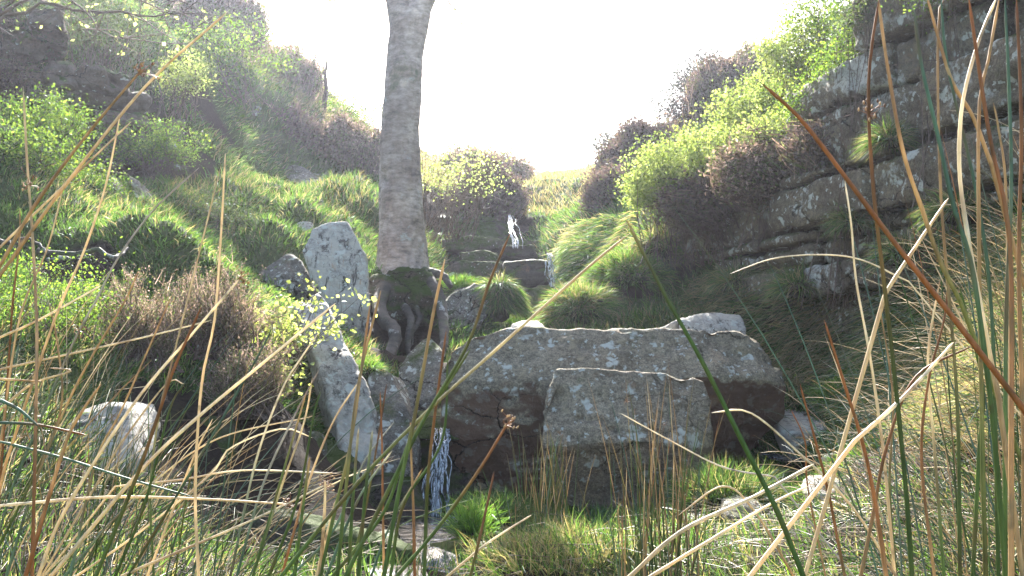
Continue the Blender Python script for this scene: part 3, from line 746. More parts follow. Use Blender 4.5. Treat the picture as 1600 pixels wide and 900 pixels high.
def pool(u, v):
    x = -1.15 + 1.35 * u; y = 4.75 + 1.75 * v
    z = .03 + .006 * fbm(np.c_[x * 7, y * 7, x * 0], 3)
    return np.c_[x, y, z]
sheet('stream', 'dark pool of the stream below the small waterfall', pool, 60, 60, 'pool', None, 'structure')
def spill(u, v):
    y = 4.8 - 1.3 * v
    x = -.53 + .24 * u + .05 * np.sin(v * 9)
    z = .05 - .02 * v + .035 * fbm(np.c_[x * 9, y * 9, x * 0], 4) - .03 * (np.abs(u - .5) * 2) ** 2 + .03 * np.sin(v * 14)
    z = np.maximum(z, Hf(x, y) + .012)
    z = z + .03 * np.exp(-((y - 4.75) / .22) ** 2)
    return np.c_[x, y, z]
sheet('stream_spill', 'bright broken water spilling from the pool between slab and grass', spill, 50, 90, 'spill', None, 'structure')
def fall(p0, p1, p2, w0, w1, sd, bulge=.05):
    p0, p1, p2 = map(np.array, (p0, p1, p2))
    def f(u, v):
        a = ((1 - v) ** 2)[:, None] * p0 + (2 * v * (1 - v))[:, None] * p1 + (v ** 2)[:, None] * p2
        w = w0 + (w1 - w0) * v + .02 * vnoise(np.c_[v * 6, v * 0 + sd, v * 0])
        off = (u - .5) * w
        d = fbm(np.c_[u * 7 + sd, v * 2.0, v * 0], 3) * .035
        return a + np.c_[off, -bulge * (1 - (2 * u - 1) ** 2) + d, 0 * u]
    return f
def trickle(u, v):
    a = P(1290, 722, 6.0); b = P(1195, 712, 6.35)
    x = a[0] + (b[0] - a[0]) * v; y = a[1] + (b[1] - a[1]) * v + (u - .5) * .5
    return np.c_[x, y, .36 + .012 * fbm(np.c_[x * 14, y * 14, x * 0], 3)]
sheet('stream_trickle', 'glinting trickle between the boulder and the right bank', trickle, 30, 40, 'pool', None, 'structure')

# ------------------------------------------------------------------ tubes
def tube(pts, rad, sides=6, cap=True):
    pts = np.asarray(pts, float); rad = np.asarray(rad, float)
    t = np.gradient(pts, axis=0); t /= np.linalg.norm(t, axis=1)[:, None] + 1e-9
    ref = np.array((0.31, -.95, .05)) if abs(t[:, 2]).mean() > .5 else np.array((.1, .2, .97))
    a = np.cross(t, ref); a /= np.linalg.norm(a, axis=1)[:, None] + 1e-9
    b = np.cross(t, a)
    th = np.linspace(0, 2 * np.pi, sides, endpoint=False)
    ring = a[:, None, :] * np.cos(th)[None, :, None] + b[:, None, :] * np.sin(th)[None, :, None]
    v = pts[:, None, :] + ring * (rad[:, None, None] if rad.ndim == 1 else rad[:, :, None])
    n = len(pts)
    i = np.arange(n * sides).reshape(n, sides)
    q = np.stack([i[:-1], np.roll(i[:-1], -1, 1), np.roll(i[1:], -1, 1), i[1:]], -1).reshape(-1, 4)
    return v.reshape(-1, 3), q

def spline(pts, n):
    pts = np.asarray(pts, float)
    if len(pts) == 2:
        t = np.linspace(0, 1, n)[:, None]
        return pts[0] * (1 - t) + pts[1] * t
    ext = np.vstack([2 * pts[0] - pts[1], pts, 2 * pts[-1] - pts[-2]])
    seg = np.r_[0, np.cumsum(np.linalg.norm(np.diff(pts, axis=0), axis=1) + 1e-6)]
    s = np.linspace(0, seg[-1], n)
    k = np.clip(np.searchsorted(seg, s, side='right') - 1, 0, len(pts) - 2)
    t = ((s - seg[k]) / (seg[k + 1] - seg[k]))[:, None]
    p0, p1, p2, p3 = ext[k], ext[k + 1], ext[k + 2], ext[k + 3]
    return .5 * (2 * p1 + (p2 - p0) * t + (2 * p0 - 5 * p1 + 4 * p2 - p3) * t ** 2 + (3 * p1 - p0 - 3 * p2 + p3) * t ** 3)

class Batch:
    def __init__(s): s.v, s.q, s.t, s.c, s.n = [], [], [], [], 0
    def add(s, v, q=None, t=None, c=None):
        s.v.append(v)
        if q is not None and len(q): s.q.append(np.asarray(q) + s.n)
        if t is not None and len(t): s.t.append(np.asarray(t) + s.n)
        if c is not None: s.c.append(np.broadcast_to(c, v.shape))
        s.n += len(v)
    def mesh(s, name):
        f = []
        if s.q: f.append(np.vstack(s.q))
        if s.t: f.append(np.vstack(s.t))
        return mesh_np(name, np.vstack(s.v), f, np.vstack(s.c) if s.c else None)

def strands(name, label, p0, p1, p2, w0, w1, ns, th, sd):
    b_, rr_ = Batch(), random.Random(sd)
    for k in range(ns):
        a = rr_.gauss(0, .24); v0, v1 = (0, 1) if k < ns * .6 else sorted((rr_.uniform(0, .5), rr_.uniform(.5, 1)))
        t = np.linspace(v0, v1, 26)
        c_ = ((1 - t) ** 2)[:, None] * p0 + (2 * t * (1 - t))[:, None] * p1 + (t ** 2)[:, None] * p2
        w = w0 + (w1 - w0) * t
        c_ = c_ + np.c_[a * w * 2 + .012 * vnoise(np.c_[t * 7 + k * 5, t * 0, t * 0]) * (1 + 2 * t), -.02 * rr_.random() + .012 * vnoise(np.c_[t * 6, t * 0 + k, t * 0]), 0 * t]
        hw = th * rr_.uniform(.35, 1.3) * (.7 + .6 * t) * (1 + .5 * vnoise(np.c_[t * 14 + k, t * 0, t * 0]))
        hw[0] *= .3; hw[-1] *= .4
        tv_, tq_ = tube(c_, hw, 6)
        tv_[:, 1] = np.repeat(c_[:, 1], 6) + (tv_[:, 1] - np.repeat(c_[:, 1], 6)) * .4
        b_.add(tv_, tq_)
    return tag(link(name, b_.mesh(name), M['fall']), label, 'waterfall')
strands('waterfall', 'small lower waterfall dropping into the pool beside the largest boulder', P(690, 668, 6.6), P(690, 674, 6.22), P(676, 836, 6.1), .055, .11, 18, .0055, 1)
strands('waterfall', 'top waterfall, thin and high below the skyline', P(797, 336, 14.2), P(797, 345, 13.6), P(807, 388, 13.15), .035, .085, 10, .007, 2)
strands('waterfall', 'middle waterfall, a short white drop beside the black ledge', P(857, 396, 12.3), P(860, 408, 12.12), P(865, 450, 12.05), .035, .07, 10, .008, 3)

# ------------------------------------------------------------------ foliage
def leaves_mesh(pos, nrm, size, col, fold=.25, aspect=.6):
    """two-faced folded leaf per point"""
    n = len(pos)
    up = RNG.normal(size=(n, 3))
    a = np.cross(nrm, up); a /= np.linalg.norm(a, axis=1)[:, None] + 1e-9
    b = np.cross(nrm, a)
    L = size[:, None]
    W = L * aspect * .5
    v = np.stack([pos - a * L * .5, pos + b * W + nrm * W * fold - a * L * .05, pos + a * L * .5, pos - b * W + nrm * W * fold - a * L * .05], 1)
    i = np.arange(n)[:, None] * 4
    t = np.vstack([i + np.array([[0, 1, 2]]), i + np.array([[0, 2, 3]])])
    return v.reshape(-1, 3), t, np.repeat(col, 4, axis=0)

def lumps(c, rad, n, flat=.0):
    """clump centres inside an ellipsoid, biased to its surface"""
    d = RNG.normal(size=(n, 3)); d /= np.linalg.norm(d, axis=1)[:, None]
    r = RNG.random(n) ** .38
    p = d * r[:, None] * np.asarray(rad)
    k = p[:, 2] < -flat * rad[2]
    p[k, 2] *= .4
    return np.asarray(c) + p

PAL = {
    'cream': [(.38, .42, .18), (.30, .36, .12), (.46, .48, .26), (.24, .30, .10)],
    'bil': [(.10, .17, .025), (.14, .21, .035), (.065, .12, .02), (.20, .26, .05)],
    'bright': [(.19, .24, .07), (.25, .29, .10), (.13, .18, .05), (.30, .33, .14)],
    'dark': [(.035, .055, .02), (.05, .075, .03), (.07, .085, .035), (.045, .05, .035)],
    'juniper': [(.045, .06, .04), (.07, .08, .06), (.10, .095, .085), (.05, .055, .05)],
    'yellow': [(.40, .43, .15), (.32, .37, .12), (.48, .50, .24), (.25, .31, .09)],
    'heath': [(.26, .19, .14), (.34, .26, .20), (.17, .12, .09), (.17, .19, .075), (.42, .32, .26), (.13, .15, .06)],
    'purple': [(.12, .085, .075), (.09, .065, .06), (.15, .11, .085), (.10, .10, .05)],
}
def palette(key, n):
    p = np.array(PAL[key])
    c = p[RNG.integers(0, len(p), n)]
    return np.clip(c * (1 + RNG.normal(size=(n, 1)) * .18), .01, .9)

def bush(name, label, c, rad, nl, size, pal, group=None, base=None, cat='bush', spread=.10, nclump=None, twigs=26, aspect=.6, twigr=.006, trail=0.0, spikes=0):
    c = np.asarray(c, float); rad = np.asarray(rad, float)
    g = np.array((c[0], c[1], Hf(np.array([c[0]]), np.array([c[1]]))[0])) if base is None else np.asarray(base, float)
    if g[2] > c[2] - rad[2] * .4: g[2] = c[2] - rad[2] * .7
    root = empty(name, g)
    tag(root, label, cat, group)
    nclump = nclump or max(24, nl // 45)
    cl = lumps(c, rad, nclump, .3)
    lump = fbm(cl * 2.2, 2)
    cl = c + (cl - c) * (1 + .35 * lump[:, None])
    if spikes:                          # thin shoots standing out of the outline
        k = RNG.integers(0, nclump, spikes)
        cl[k] += (cl[k] - c) * RNG.uniform(.15, .5, (spikes, 1)) + np.array((0, 0, .1))
    w = RNG.dirichlet(np.ones(nclump) * 2.5)
    ix = RNG.choice(nclump, nl, p=w)
    sp = spread * RNG.uniform(.5, 1.4, nclump)
    pos = cl[ix] + RNG.normal(size=(nl, 3)) * sp[ix][:, None] * np.array((1, 1, .8))
    nrm = RNG.normal(size=(nl, 3)) + np.array((0, 0, .7)); nrm /= np.linalg.norm(nrm, axis=1)[:, None]
    sz = size * RNG.uniform(.6, 1.35, nl)
    tint = .75 + .5 * RNG.random(nclump)
    v, t, col = leaves_mesh(pos, nrm, sz, palette(pal, nl) * tint[ix][:, None], aspect=aspect)
    b = Batch(); b.add(v, None, t, col)
    lo = link('foliage', b.mesh('foliage'), M['heather'] if pal in ('heath', 'purple', 'juniper') else M['leaf'], root, smooth=False)
    lo['kind'] = 'stuff'
    tb = Batch()
    for k in RNG.choice(nclump, min(twigs, nclump), replace=False):
        e = cl[k]
        s = g + RNG.normal(size=3) * np.array((rad[0] * .4, rad[1] * .4, .0))
        m = (s + e) / 2 + RNG.normal(size=3) * rad * .12 + np.array((0, 0, -.1 * rad[2] * trail))
        p = spline([s, m, e], 7)
        tv, tq = tube(p, np.linspace(twigr, twigr * .35, 7), 4)
        tb.add(tv, tq)
        for _ in range(3):
            j = RNG.integers(3, 7)
            e2 = p[j] + RNG.normal(size=3) * spread * 1.6 + np.array((0, 0, spread * .6))
            tv, tq = tube(np.array([p[j], (p[j] + e2) / 2 + RNG.normal(size=3) * .01, e2]), np.array((.5, .4, .2)) * twigr, 3)
            tb.add(tv, tq)
    link('twigs', tb.mesh('twigs'), M['twig'], root)['kind'] = 'stuff'
    return root

def heather(name, label, c, rad, ns, hgt, pal, group=None, tip='heath', up=(0, 0, 1), cat='heather bush', wid=.006, fan=.55):
    """many fine upright sprigs with scale leaves, rising from a woody base"""
    c = np.asarray(c, float); rad = np.asarray(rad, float)
    g = c - np.array((0, 0, rad[2]))
    root = empty(name, g)
    tag(root, label, cat, group)
    n = ns
    a = RNG.uniform(0, 2 * np.pi, n); r = np.sqrt(RNG.random(n))
    off = np.c_[np.cos(a) * r * rad[0], np.sin(a) * r * rad[1], np.zeros(n)]
    dome = np.sqrt(np.clip(1 - r ** 2, 0, 1))
    lump = 1 + .85 * fbm(np.c_[(c + off)[:, :2] * (1.6 / rad[0] + 1.5), np.zeros(n)], 3)
    top = c + off * np.array((1.0, 1.0, 0)) + np.c_[np.zeros(n), np.zeros(n), dome * rad[2] * 1.05 * lump - rad[2] * .15]
    up = np.array(up, float)
    d = off / (rad + 1e-6) * fan + up + RNG.normal(size=(n, 3)) * .22
    d /= np.linalg.norm(d, axis=1)[:, None]
    L = hgt * RNG.uniform(.5, 1.2, n)[:, None]
    p2 = top + RNG.normal(size=(n, 3)) * np.array((.3, .3, .42)) * hgt * .55
    p0 = p2 - d * L
    p1 = (p0 + p2) / 2 + RNG.normal(size=(n, 3)) * L * .07
    side = np.cross(d, RNG.normal(size=(n, 3))); side /= np.linalg.norm(side, axis=1)[:, None] + 1e-9
    w = wid * RNG.uniform(.6, 1.3, n)[:, None]
    v = np.stack([p0 - side * w * .4, p0 + side * w * .4, p1 - side * w * .5, p1 + side * w * .5, p2], 1).reshape(-1, 3)
    i = np.arange(n)[:, None] * 5
    q = i + np.array([[0, 1, 3, 2]]); t = i + np.array([[2, 3, 4]])
    tint = .8 + .5 * RNG.random((n, 1))
    col = np.repeat(palette(pal, n) * tint, 5, axis=0)
    b = Batch(); b.add(v, q, t, col)
    # scale leaves and dry florets along the sprigs
    k = 4
    tt = RNG.uniform(.35, 1.0, (n, k, 1))
    lp = (p0[:, None] * (1 - tt) + p2[:, None] * tt + RNG.normal(size=(n, k, 3)) * wid * 2.4).reshape(-1, 3)
    nr = RNG.normal(size=lp.shape); nr /= np.linalg.norm(nr, axis=1)[:, None]
    lv, lt, lc = leaves_mesh(lp, nr, wid * 3.4 * RNG.uniform(.6, 1.5, len(lp)), palette(tip, len(lp)), aspect=.5)
    b.add(lv, None, lt, lc)
    link('sprigs', b.mesh('sprigs'), M['heather'], root, smooth=False)['kind'] = 'stuff'
    tb = Batch()
    for _ in range(28):
        s = g + np.array((RNG.uniform(-.5, .5) * rad[0], RNG.uniform(-.5, .5) * rad[1], 0))
        e = c + RNG.normal(size=3) * rad * .45 + np.array((0, 0, rad[2] * .2))
        m = (s + e) / 2 + RNG.normal(size=3) * rad * .12
        tv, tq = tube(spline([s, m, e], 6), np.linspace(.008, .003, 6), 4)
        tb.add(tv, tq)
    link('stems', tb.mesh('stems'), M['twig'], root)['kind'] = 'stuff'
    return root

def heather_branched(name, label, c, rad, nb, per, pal, cat='heather bush', ln=(.05, .12)):
    """woody branches, each ending in a spray of flowering sprigs"""
    c = np.asarray(c, float); rad = np.asarray(rad, float)
    g = c - np.array((0, 0, rad[2] * 1.1))
    root = empty(name, g); tag(root, label, cat)
    tb, b = Batch(), Batch()
    ends = lumps(c, rad, nb, .4)
    ends = c + (ends - c) * (1 + .4 * fbm(ends * 4, 2))[:, None]
    for e in ends:
        s0 = g + np.array((RNG.normal() * rad[0] * .35, RNG.normal() * rad[1] * .35, 0))
        m_ = (s0 + e) / 2 + RNG.normal(size=3) * rad * .12
        p = spline([s0, m_, e], 8)
        tv, tq = tube(p, np.linspace(.0045, .0016, 8), 4); tb.add(tv, tq)
        n = int(per * RNG.uniform(.5, 1.4))
        at_ = p[RNG.integers(4, 8, n)] + RNG.normal(size=(n, 3)) * .012
        d = (p[-1] - p[-3]); d = d / np.linalg.norm(d)
        dd = d * .7 + RNG.normal(size=(n, 3)) * .5 + np.array((0, 0, .55)); dd /= np.linalg.norm(dd, axis=1)[:, None]
        L_ = RNG.uniform(*ln, n)[:, None]
        p2 = at_ + dd * L_
        side = np.cross(dd, RNG.normal(size=(n, 3))); side /= np.linalg.norm(side, axis=1)[:, None] + 1e-9
        w = .0022
        v = np.stack([at_ - side * w, at_ + side * w, p2], 1).reshape(-1, 3)
        tint = RNG.uniform(.6, 1.25)
        b.add(v, None, np.arange(n * 3).reshape(n, 3), np.repeat(palette(pal, n), 3, axis=0) * tint)
        k = 7
        tt = RNG.uniform(.25, 1.0, (n, k, 1))
        lp = (at_[:, None] * (1 - tt) + p2[:, None] * tt + RNG.normal(size=(n, k, 3)) * .004).reshape(-1, 3)
        nr = RNG.normal(size=lp.shape); nr /= np.linalg.norm(nr, axis=1)[:, None]
        lv, lt, lc = leaves_mesh(lp, nr, .010 * RNG.uniform(.6, 1.5, len(lp)), palette(pal, len(lp)) * tint, aspect=.6)
        b.add(lv, None, lt, lc)
    link('sprigs', b.mesh('sprigs'), M['heather'], root, smooth=False)['kind'] = 'stuff'
    link('stems', tb.mesh('stems'), M['twig'], root)['kind'] = 'stuff'

# bilberry along the top of the right cliff
G1 = 'bilberry bushes along the cliff top on the right'
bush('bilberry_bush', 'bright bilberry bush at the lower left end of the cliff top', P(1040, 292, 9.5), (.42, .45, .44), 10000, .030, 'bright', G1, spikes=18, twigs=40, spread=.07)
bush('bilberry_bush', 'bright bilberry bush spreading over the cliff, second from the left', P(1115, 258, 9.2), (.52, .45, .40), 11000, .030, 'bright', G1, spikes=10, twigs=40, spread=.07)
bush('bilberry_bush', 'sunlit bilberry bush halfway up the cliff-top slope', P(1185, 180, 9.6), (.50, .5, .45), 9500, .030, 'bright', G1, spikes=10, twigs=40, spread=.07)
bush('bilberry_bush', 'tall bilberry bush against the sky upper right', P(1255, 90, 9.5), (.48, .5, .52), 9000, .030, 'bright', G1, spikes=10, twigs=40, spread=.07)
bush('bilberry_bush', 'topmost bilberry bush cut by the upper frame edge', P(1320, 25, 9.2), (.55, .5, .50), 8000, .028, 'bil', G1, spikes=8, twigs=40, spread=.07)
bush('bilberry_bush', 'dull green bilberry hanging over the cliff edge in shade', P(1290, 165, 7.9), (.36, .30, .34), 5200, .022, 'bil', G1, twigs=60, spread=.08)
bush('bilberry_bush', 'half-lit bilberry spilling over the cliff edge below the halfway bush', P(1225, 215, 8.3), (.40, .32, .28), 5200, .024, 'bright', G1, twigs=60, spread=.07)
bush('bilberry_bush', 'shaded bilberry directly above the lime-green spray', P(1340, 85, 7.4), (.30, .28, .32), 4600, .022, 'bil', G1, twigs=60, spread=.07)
bush('leafy_spray', 'small spray of lime-green leaves on the cliff ledge', P(1325, 150, 7.5), (.18, .12, .14), 130, .035, 'yellow', None, spread=.04, nclump=14, twigs=10, cat='seedling', twigr=.003)
bush('leafy_spray', 'yellow-green leaves hanging at the top of the cliff behind tall rushes', P(1440, 12, 6.8), (.22, .15, .10), 150, .035, 'yellow', None, spread=.05, nclump=14, twigs=10, cat='seedling', twigr=.003)
bush('scrub_bush', 'dark scrub growing on the cliff block behind the tall rushes', P(1365, 25, 7.1), (.34, .35, .22), 3600, .022, 'dark', None, spread=.08, twigs=50)
bush('scrub_bush', 'green scrub at the top of the cliff near the right edge', P(1490, -10, 6.3), (.40, .35, .18), 3600, .022, 'bil', None, spread=.08, twigs=50)
# brown skirts of dead heather and bracken under the bilberry
heather('heather_skirt', 'brown dead heather skirt hanging below the cliff-top bilberry on the left', P(1095, 325, 8.95), (.38, .3, .16), 2200, .38, 'purple', None, 'purple', (-.5, -.3, .15), wid=.010)
heather('heather_skirt', 'brown dead heather hanging over the middle of the cliff edge', P(1190, 278, 8.15), (.42, .3, .16), 2600, .36, 'purple', None, 'heath', (-.4, -.35, .1), wid=.010)
heather('heather_skirt', 'dull twiggy heather under the topmost bilberry on the cliff', P(1285, 240, 7.65), (.30, .28, .16), 1800, .34, 'heath', None, 'purple', (-.3, -.3, .3), wid=.009)
heather('bracken_litter', 'rust-brown dead fronds drooping over a cliff ledge', P(1315, 262, 7.55), (.16, .14, .07), 160, .26, 'heath', None, 'heath', (-.8, -.5, -.3), cat='bracken', wid=.009)
# skyline right
bush('juniper_bush', 'dark bush highest on the right skyline', P(1105, 118, 16.6), (.62, .6, .42), 6000, .05, 'juniper', None, spread=.14, twigs=30, aspect=.4, twigr=.010)
bush('juniper_bush', 'dark scraggy bush low on the right skyline', P(1062, 165, 16.2), (.45, .5, .32), 3600, .045, 'juniper', None, spread=.14, twigs=30, aspect=.4, twigr=.010)
heather('heather_bush', 'rounded brown heather bush on the right skyline', P(1130, 150, 15.4), (.5, .5, .40), 6500, .40, 'heath', None, 'purple', wid=.014)
heather('heather_bush', 'dun heather bush behind the sunlit bilberry on the right skyline', P(1175, 130, 15.9), (.5, .5, .45), 4500, .40, 'heath', None, 'heath', wid=.014)
bush('juniper_bush', 'dark blue-green bush on the brink right of the top waterfall', P(965, 232, 15.2), (.36, .4, .36), 3600, .045, 'juniper', None, spread=.12, twigs=30, aspect=.4, twigr=.010)
heather('heather_bush', 'dark heather bank below the right skyline bushes', P(1005, 262, 14.6), (.62, .5, .48), 8000, .42, 'purple', None, 'purple', wid=.014)
heather('heather_bush', 'dark tuft of heather hanging right of the grassy ledge', P(955, 315, 13.6), (.38, .35, .32), 3800, .36, 'purple', None, 'purple', (-.3, -.3, .4), wid=.013)
# left slope
G2 = 'bilberry bushes on the left slope'
bush('bilberry_bush', 'green bilberry bush at the left edge below the outcrop', P(65, 195, 8.6), (.42, .45, .28), 5200, .026, 'bil', G2, spread=.08)
bush('bilberry_bush', 'vivid green bilberry bush low at the left edge', P(30, 250, 7.8), (.42, .4, .26), 5600, .026, 'bil', G2, spread=.08)
bush('bilberry_bush', 'broad low bilberry bush under the middle of the outcrop', P(235, 232, 10.2), (.50, .4, .26), 5200, .026, 'bil', G2, spread=.08)
bush('bilberry_bush', 'small bilberry bush above the two slanting slabs', P(130, 285, 8.6), (.36, .3, .20), 3000, .024, 'bil', G2, spread=.07)
bush('bilberry_bush', 'bilberry clump on the dark hollow right of the slanting slabs', P(330, 340, 9.8), (.55, .45, .22), 4200, .024, 'dark', G2, spread=.08)
bush('bilberry_bush', 'pale-flowered bush where the outcrop meets the upper slope', P(285, 120, 11.6), (.28, .3, .28), 2200, .034, 'bright', G2, spread=.10)
bush('scrub_bush', 'grey-green scrub hanging over the top of the outcrop', P(160, 42, 11.2), (.75, .5, .26), 5500, .030, 'dark', None, spread=.12, twigs=50)
bush('scrub_bush', 'shadowy scrub at the upper left corner', P(25, 50, 10.3), (.50, .5, .34), 5500, .030, 'dark', None, spread=.12, twigs=50)
bush('scrub_bush', 'purple-brown scrub left of the outcrop', P(5, 130, 9.5), (.30, .4, .22), 3000, .026, 'purple', None, spread=.10, twigs=40)
heather('heather_bush', 'dark heather bank, left half, below the saplings', P(430, 222, 15.2), (.85, .6, .42), 9000, .40, 'purple', None, 'purple', wid=.013)
heather('heather_bush', 'dark heather bank, right half, next to the tree trunk', P(540, 250, 15.4), (.80, .6, .45), 9000, .40, 'purple', None, 'heath', wid=.013)
heather('heather_bush', 'heather on the left skyline above the outcrop', P(345, 40, 15.6), (.7, .6, .5), 6500, .42, 'purple', None, 'heath', wid=.014)
heather('heather_bush', 'pale backlit heather under the left skyline', P(420, 118, 17.0), (.9, .6, .4), 5500, .42, 'heath', None, 'heath', wid=.015)
bush('scrub_bush', 'pale backlit scrub on the left skyline beside the saplings', P(545, 180, 17.5), (.75, .6, .5), 4000, .04, 'bil', None, spread=.16, twigs=40)
bush('scrub_bush', 'bright scrub on the slope right of the outcrop', P(350, 90, 13.6), (.7, .6, .5), 5000, .034, 'bil', None, spread=.14, twigs=30)
# hawthorn behind the trunk, scrub round the top fall
bush('hawthorn_bush', 'pale-leaved hawthorn bush just right of the tree trunk', P(712, 275, 13.0), (.55, .45, .40), 1100, .036, 'cream', None, spread=.13, nclump=90, twigs=60, aspect=.8, spikes=10, twigr=.006, base=P(690, 380, 13.4))
heather('heather_bush', 'brown heather overhanging the lip of the top waterfall', P(765, 318, 15.4), (.55, .5, .40), 6000, .42, 'purple', None, 'purple', (.2, -.2, .6), wid=.014)
heather('heather_bush', 'washed-out heather on the far mound left of the skyline gap', P(745, 268, 21), (1.2, .8, .35), 3500, .42, 'heath', None, 'heath', wid=.018)
# heather and shrub in the left foreground
heather_branched('heather_bush', 'pinkish-brown flowering heather among the rushes on the left bank', P(225, 500, 5.6), (.26, .24, .26), 120, 16, 'heath')
heather_branched('heather_bush', 'tan heather bush between the rushes and the yellow-leaved shrub', P(335, 485, 5.9), (.34, .26, .26), 150, 16, 'heath')
heather_branched('heather_bush', 'shaded heather lower on the left bank above the pool', P(385, 590, 5.5), (.26, .22, .20), 100, 15, 'heath')
bush('bilberry_bush', 'dark green bilberry behind the leftmost heather', P(90, 470, 5.4), (.38, .3, .26), 3600, .016, 'bil', None, spread=.07, twigr=.003)
bush('leafy_shrub', 'shrub with round lemon-yellow leaves beside the leaning slab', P(455, 512, 6.15), (.34, .22, .25), 620, .030, 'yellow', None, spread=.05, nclump=70, twigs=46, aspect=.9, spikes=14, cat='shrub', twigr=.0035, base=P(400, 620, 6.2))
bush('leafy_shrub', 'lower yellow-leaved shrub hanging above the dark rock', P(425, 595, 5.75), (.20, .16, .18), 380, .026, 'yellow', None, spread=.045, nclump=40, twigs=30, aspect=.9, cat='shrub', twigr=.003, base=P(390, 660, 5.8))

# ------------------------------------------------------------------ trees
def limb(tb, pts, r0, r1, n=12, sides=8, wob=.0):
    p = spline(pts, n)
    if wob: p[1:-1] += RNG.normal(size=(n - 2, 3)) * wob
    v, q = tube(p, np.linspace(r0, r1, n), sides)
    tb.add(v, q)
    return p

TY = 10.2
tree = empty('tree', P(630, 420, TY))
tag(tree, 'leaning tree with a stout reddish-brown forked trunk and bare roots', 'tree')
prof = [(630, 475, 60), (629, 445, 52), (628, 418, 43), (628, 395, 38), (627, 350, 34.5), (626, 300, 34), (625, 250, 32.5), (625, 200, 31), (629, 150, 30), (632, 100, 28.5), (636, 62, 29), (640, 35, 31), (643, 20, 30)]
cen = np.array([P(a, b, TY) for a, b, _ in prof]); rr = np.array([c_ for *_, c_ in prof]) * TY / F
n = 220
cs = spline(cen, n); rs = np.interp(np.linspace(0, 1, n), np.r_[0, np.cumsum(np.linalg.norm(np.diff(cen, axis=0), axis=1))] / np.linalg.norm(np.diff(cen, axis=0), axis=1).sum(), rr)
sides = 110
th = np.linspace(0, 2 * np.pi, sides, endpoint=False)
zz = np.repeat(np.arange(n)[:, None] / n, sides, 1)
pp = np.c_[np.cos(th)[None, :].repeat(n, 0).ravel() * 1.6, np.sin(th)[None, :].repeat(n, 0).ravel() * 1.6, zz.ravel() * 5]
rad2 = rs[:, None] * (1 + .10 * fbm(pp, 3).reshape(n, sides) + .05 * fbm(pp * np.array((3, 3, 5)) + 5, 3).reshape(n, sides)
                      + .10 * np.exp(-zz * 14) * np.sin(th * 5 + .6)[None, :])
for (zc, thc, a, w1, w2) in ((.42, 3.6, -.18, .03, .35), (.80, 4.6, .14, .04, .5), (.30, 5.4, .10, .05, .4), (.58, 4.0, -.10, .10, .25)):
    rad2 *= 1 + a * np.exp(-((zz - zc) / w1) ** 2 - (np.angle(np.exp(1j * (th - thc)))[None, :] / w2) ** 2)
ppv = np.c_[np.cos(th)[None, :].repeat(n, 0).ravel() * 7, np.sin(th)[None, :].repeat(n, 0).ravel() * 7, zz.ravel() * 9]
rad2 *= 1 - .055 * np.clip(1 - np.abs(fbm(ppv, 3).reshape(n, sides)) * 4.5, 0, 1) + .035 * fbm(ppv * np.array((1.5, 1.5, 7)), 4).reshape(n, sides)
tv, tq = tube(cs, rad2, sides)
link('trunk', mesh_np('trunk', tv, [tq]), M['bark'], tree)
fork = P(645, -5, TY)
limb_specs = [[P(634, 75, TY), P(624, 20, TY), fork + np.array((-.26, .05, .5)), fork + np.array((-.55, .3, 1.3)), fork + np.array((-.9, .5, 2.6))],
              [P(640, 80, TY), P(652, 25, TY), P(664, -8, TY), fork + np.array((.30, -.02, .45)), fork + np.array((.75, .1, 1.2)), fork + np.array((1.3, .3, 2.5))]]
tips = []
for s in limb_specs:
    tb = Batch(); p = limb(tb, s, .135, .065, 22, 14, .003)
    link('limb', tb.mesh('limb'), M['bark'], tree)
    tips.append(p)
tb = Batch(); lp = []
for p in tips:
    for k in range(9):
        s = p[RNG.integers(6, 18)]
        e = s + RNG.normal(size=3) * np.array((.9, .9, .5)) + np.array((0, 0, .7))
        q = limb(tb, [s, (s + e) / 2 + RNG.normal(size=3) * .12, e], .03, .008, 9, 6)
        for _ in range(5):
            s2 = q[RNG.integers(3, 9)]; e2 = s2 + RNG.normal(size=3) * .35 + np.array((0, 0, .1))
            q2 = limb(tb, [s2, (s2 + e2) / 2 + RNG.normal(size=3) * .05, e2], .009, .003, 6, 4)
            lp.append(q2[2:])
for (uv0, uv1, uv2) in (((612, -25), (540, -2), (450, 3)), ((670, -40), (705, 5), (735, 42)), ((665, -30), (700, -8), (738, 2)), ((612, -40), (510, -20), (470, -8))):
    q = limb(tb, [P(*uv0, TY), P(*uv1, TY - .3), P(*uv2, TY - .6)], .014, .003, 9, 5, .012)
    lp.append(q[4:])
link('branches', tb.mesh('branches'), M['twig'], tree)['kind'] = 'stuff'
lp = np.vstack(lp); ix = RNG.integers(0, len(lp), 1100)
pos = lp[ix] + RNG.normal(size=(1100, 3)) * .06
nr = RNG.normal(size=pos.shape) + np.array((0, 0, .6)); nr /= np.linalg.norm(nr, axis=1)[:, None]
b = Batch(); v, t, c = leaves_mesh(pos, nr, .035 * RNG.uniform(.6, 1.3, len(pos)), palette('yellow', len(pos)), aspect=.6); b.add(v, None, t, c)
link('crown', b.mesh('crown'), M['leaf'], tree, smooth=False)['kind'] = 'stuff'
def root_part(px, r0, r1, mat='root'):
    tb = Batch(); limb(tb, [P(*p) for p in px], r0, r1, 22, 10, .004)
    return link('root', tb.mesh('root'), M[mat], tree)
root_part([(600, 450, 9.7), (592, 478, 9.4), (600, 500, 9.15), (617, 518, 8.95), (613, 545, 8.75), (600, 590, 8.3)], .075, .045)
root_part([(660, 430, 9.9), (680, 452, 9.75), (690, 480, 9.6), (694, 515, 9.3), (690, 560, 8.8)], .07, .03)
root_part([(632, 480, 9.5), (642, 500, 9.35), (637, 545, 9.1), (652, 572, 8.9)], .04, .02)
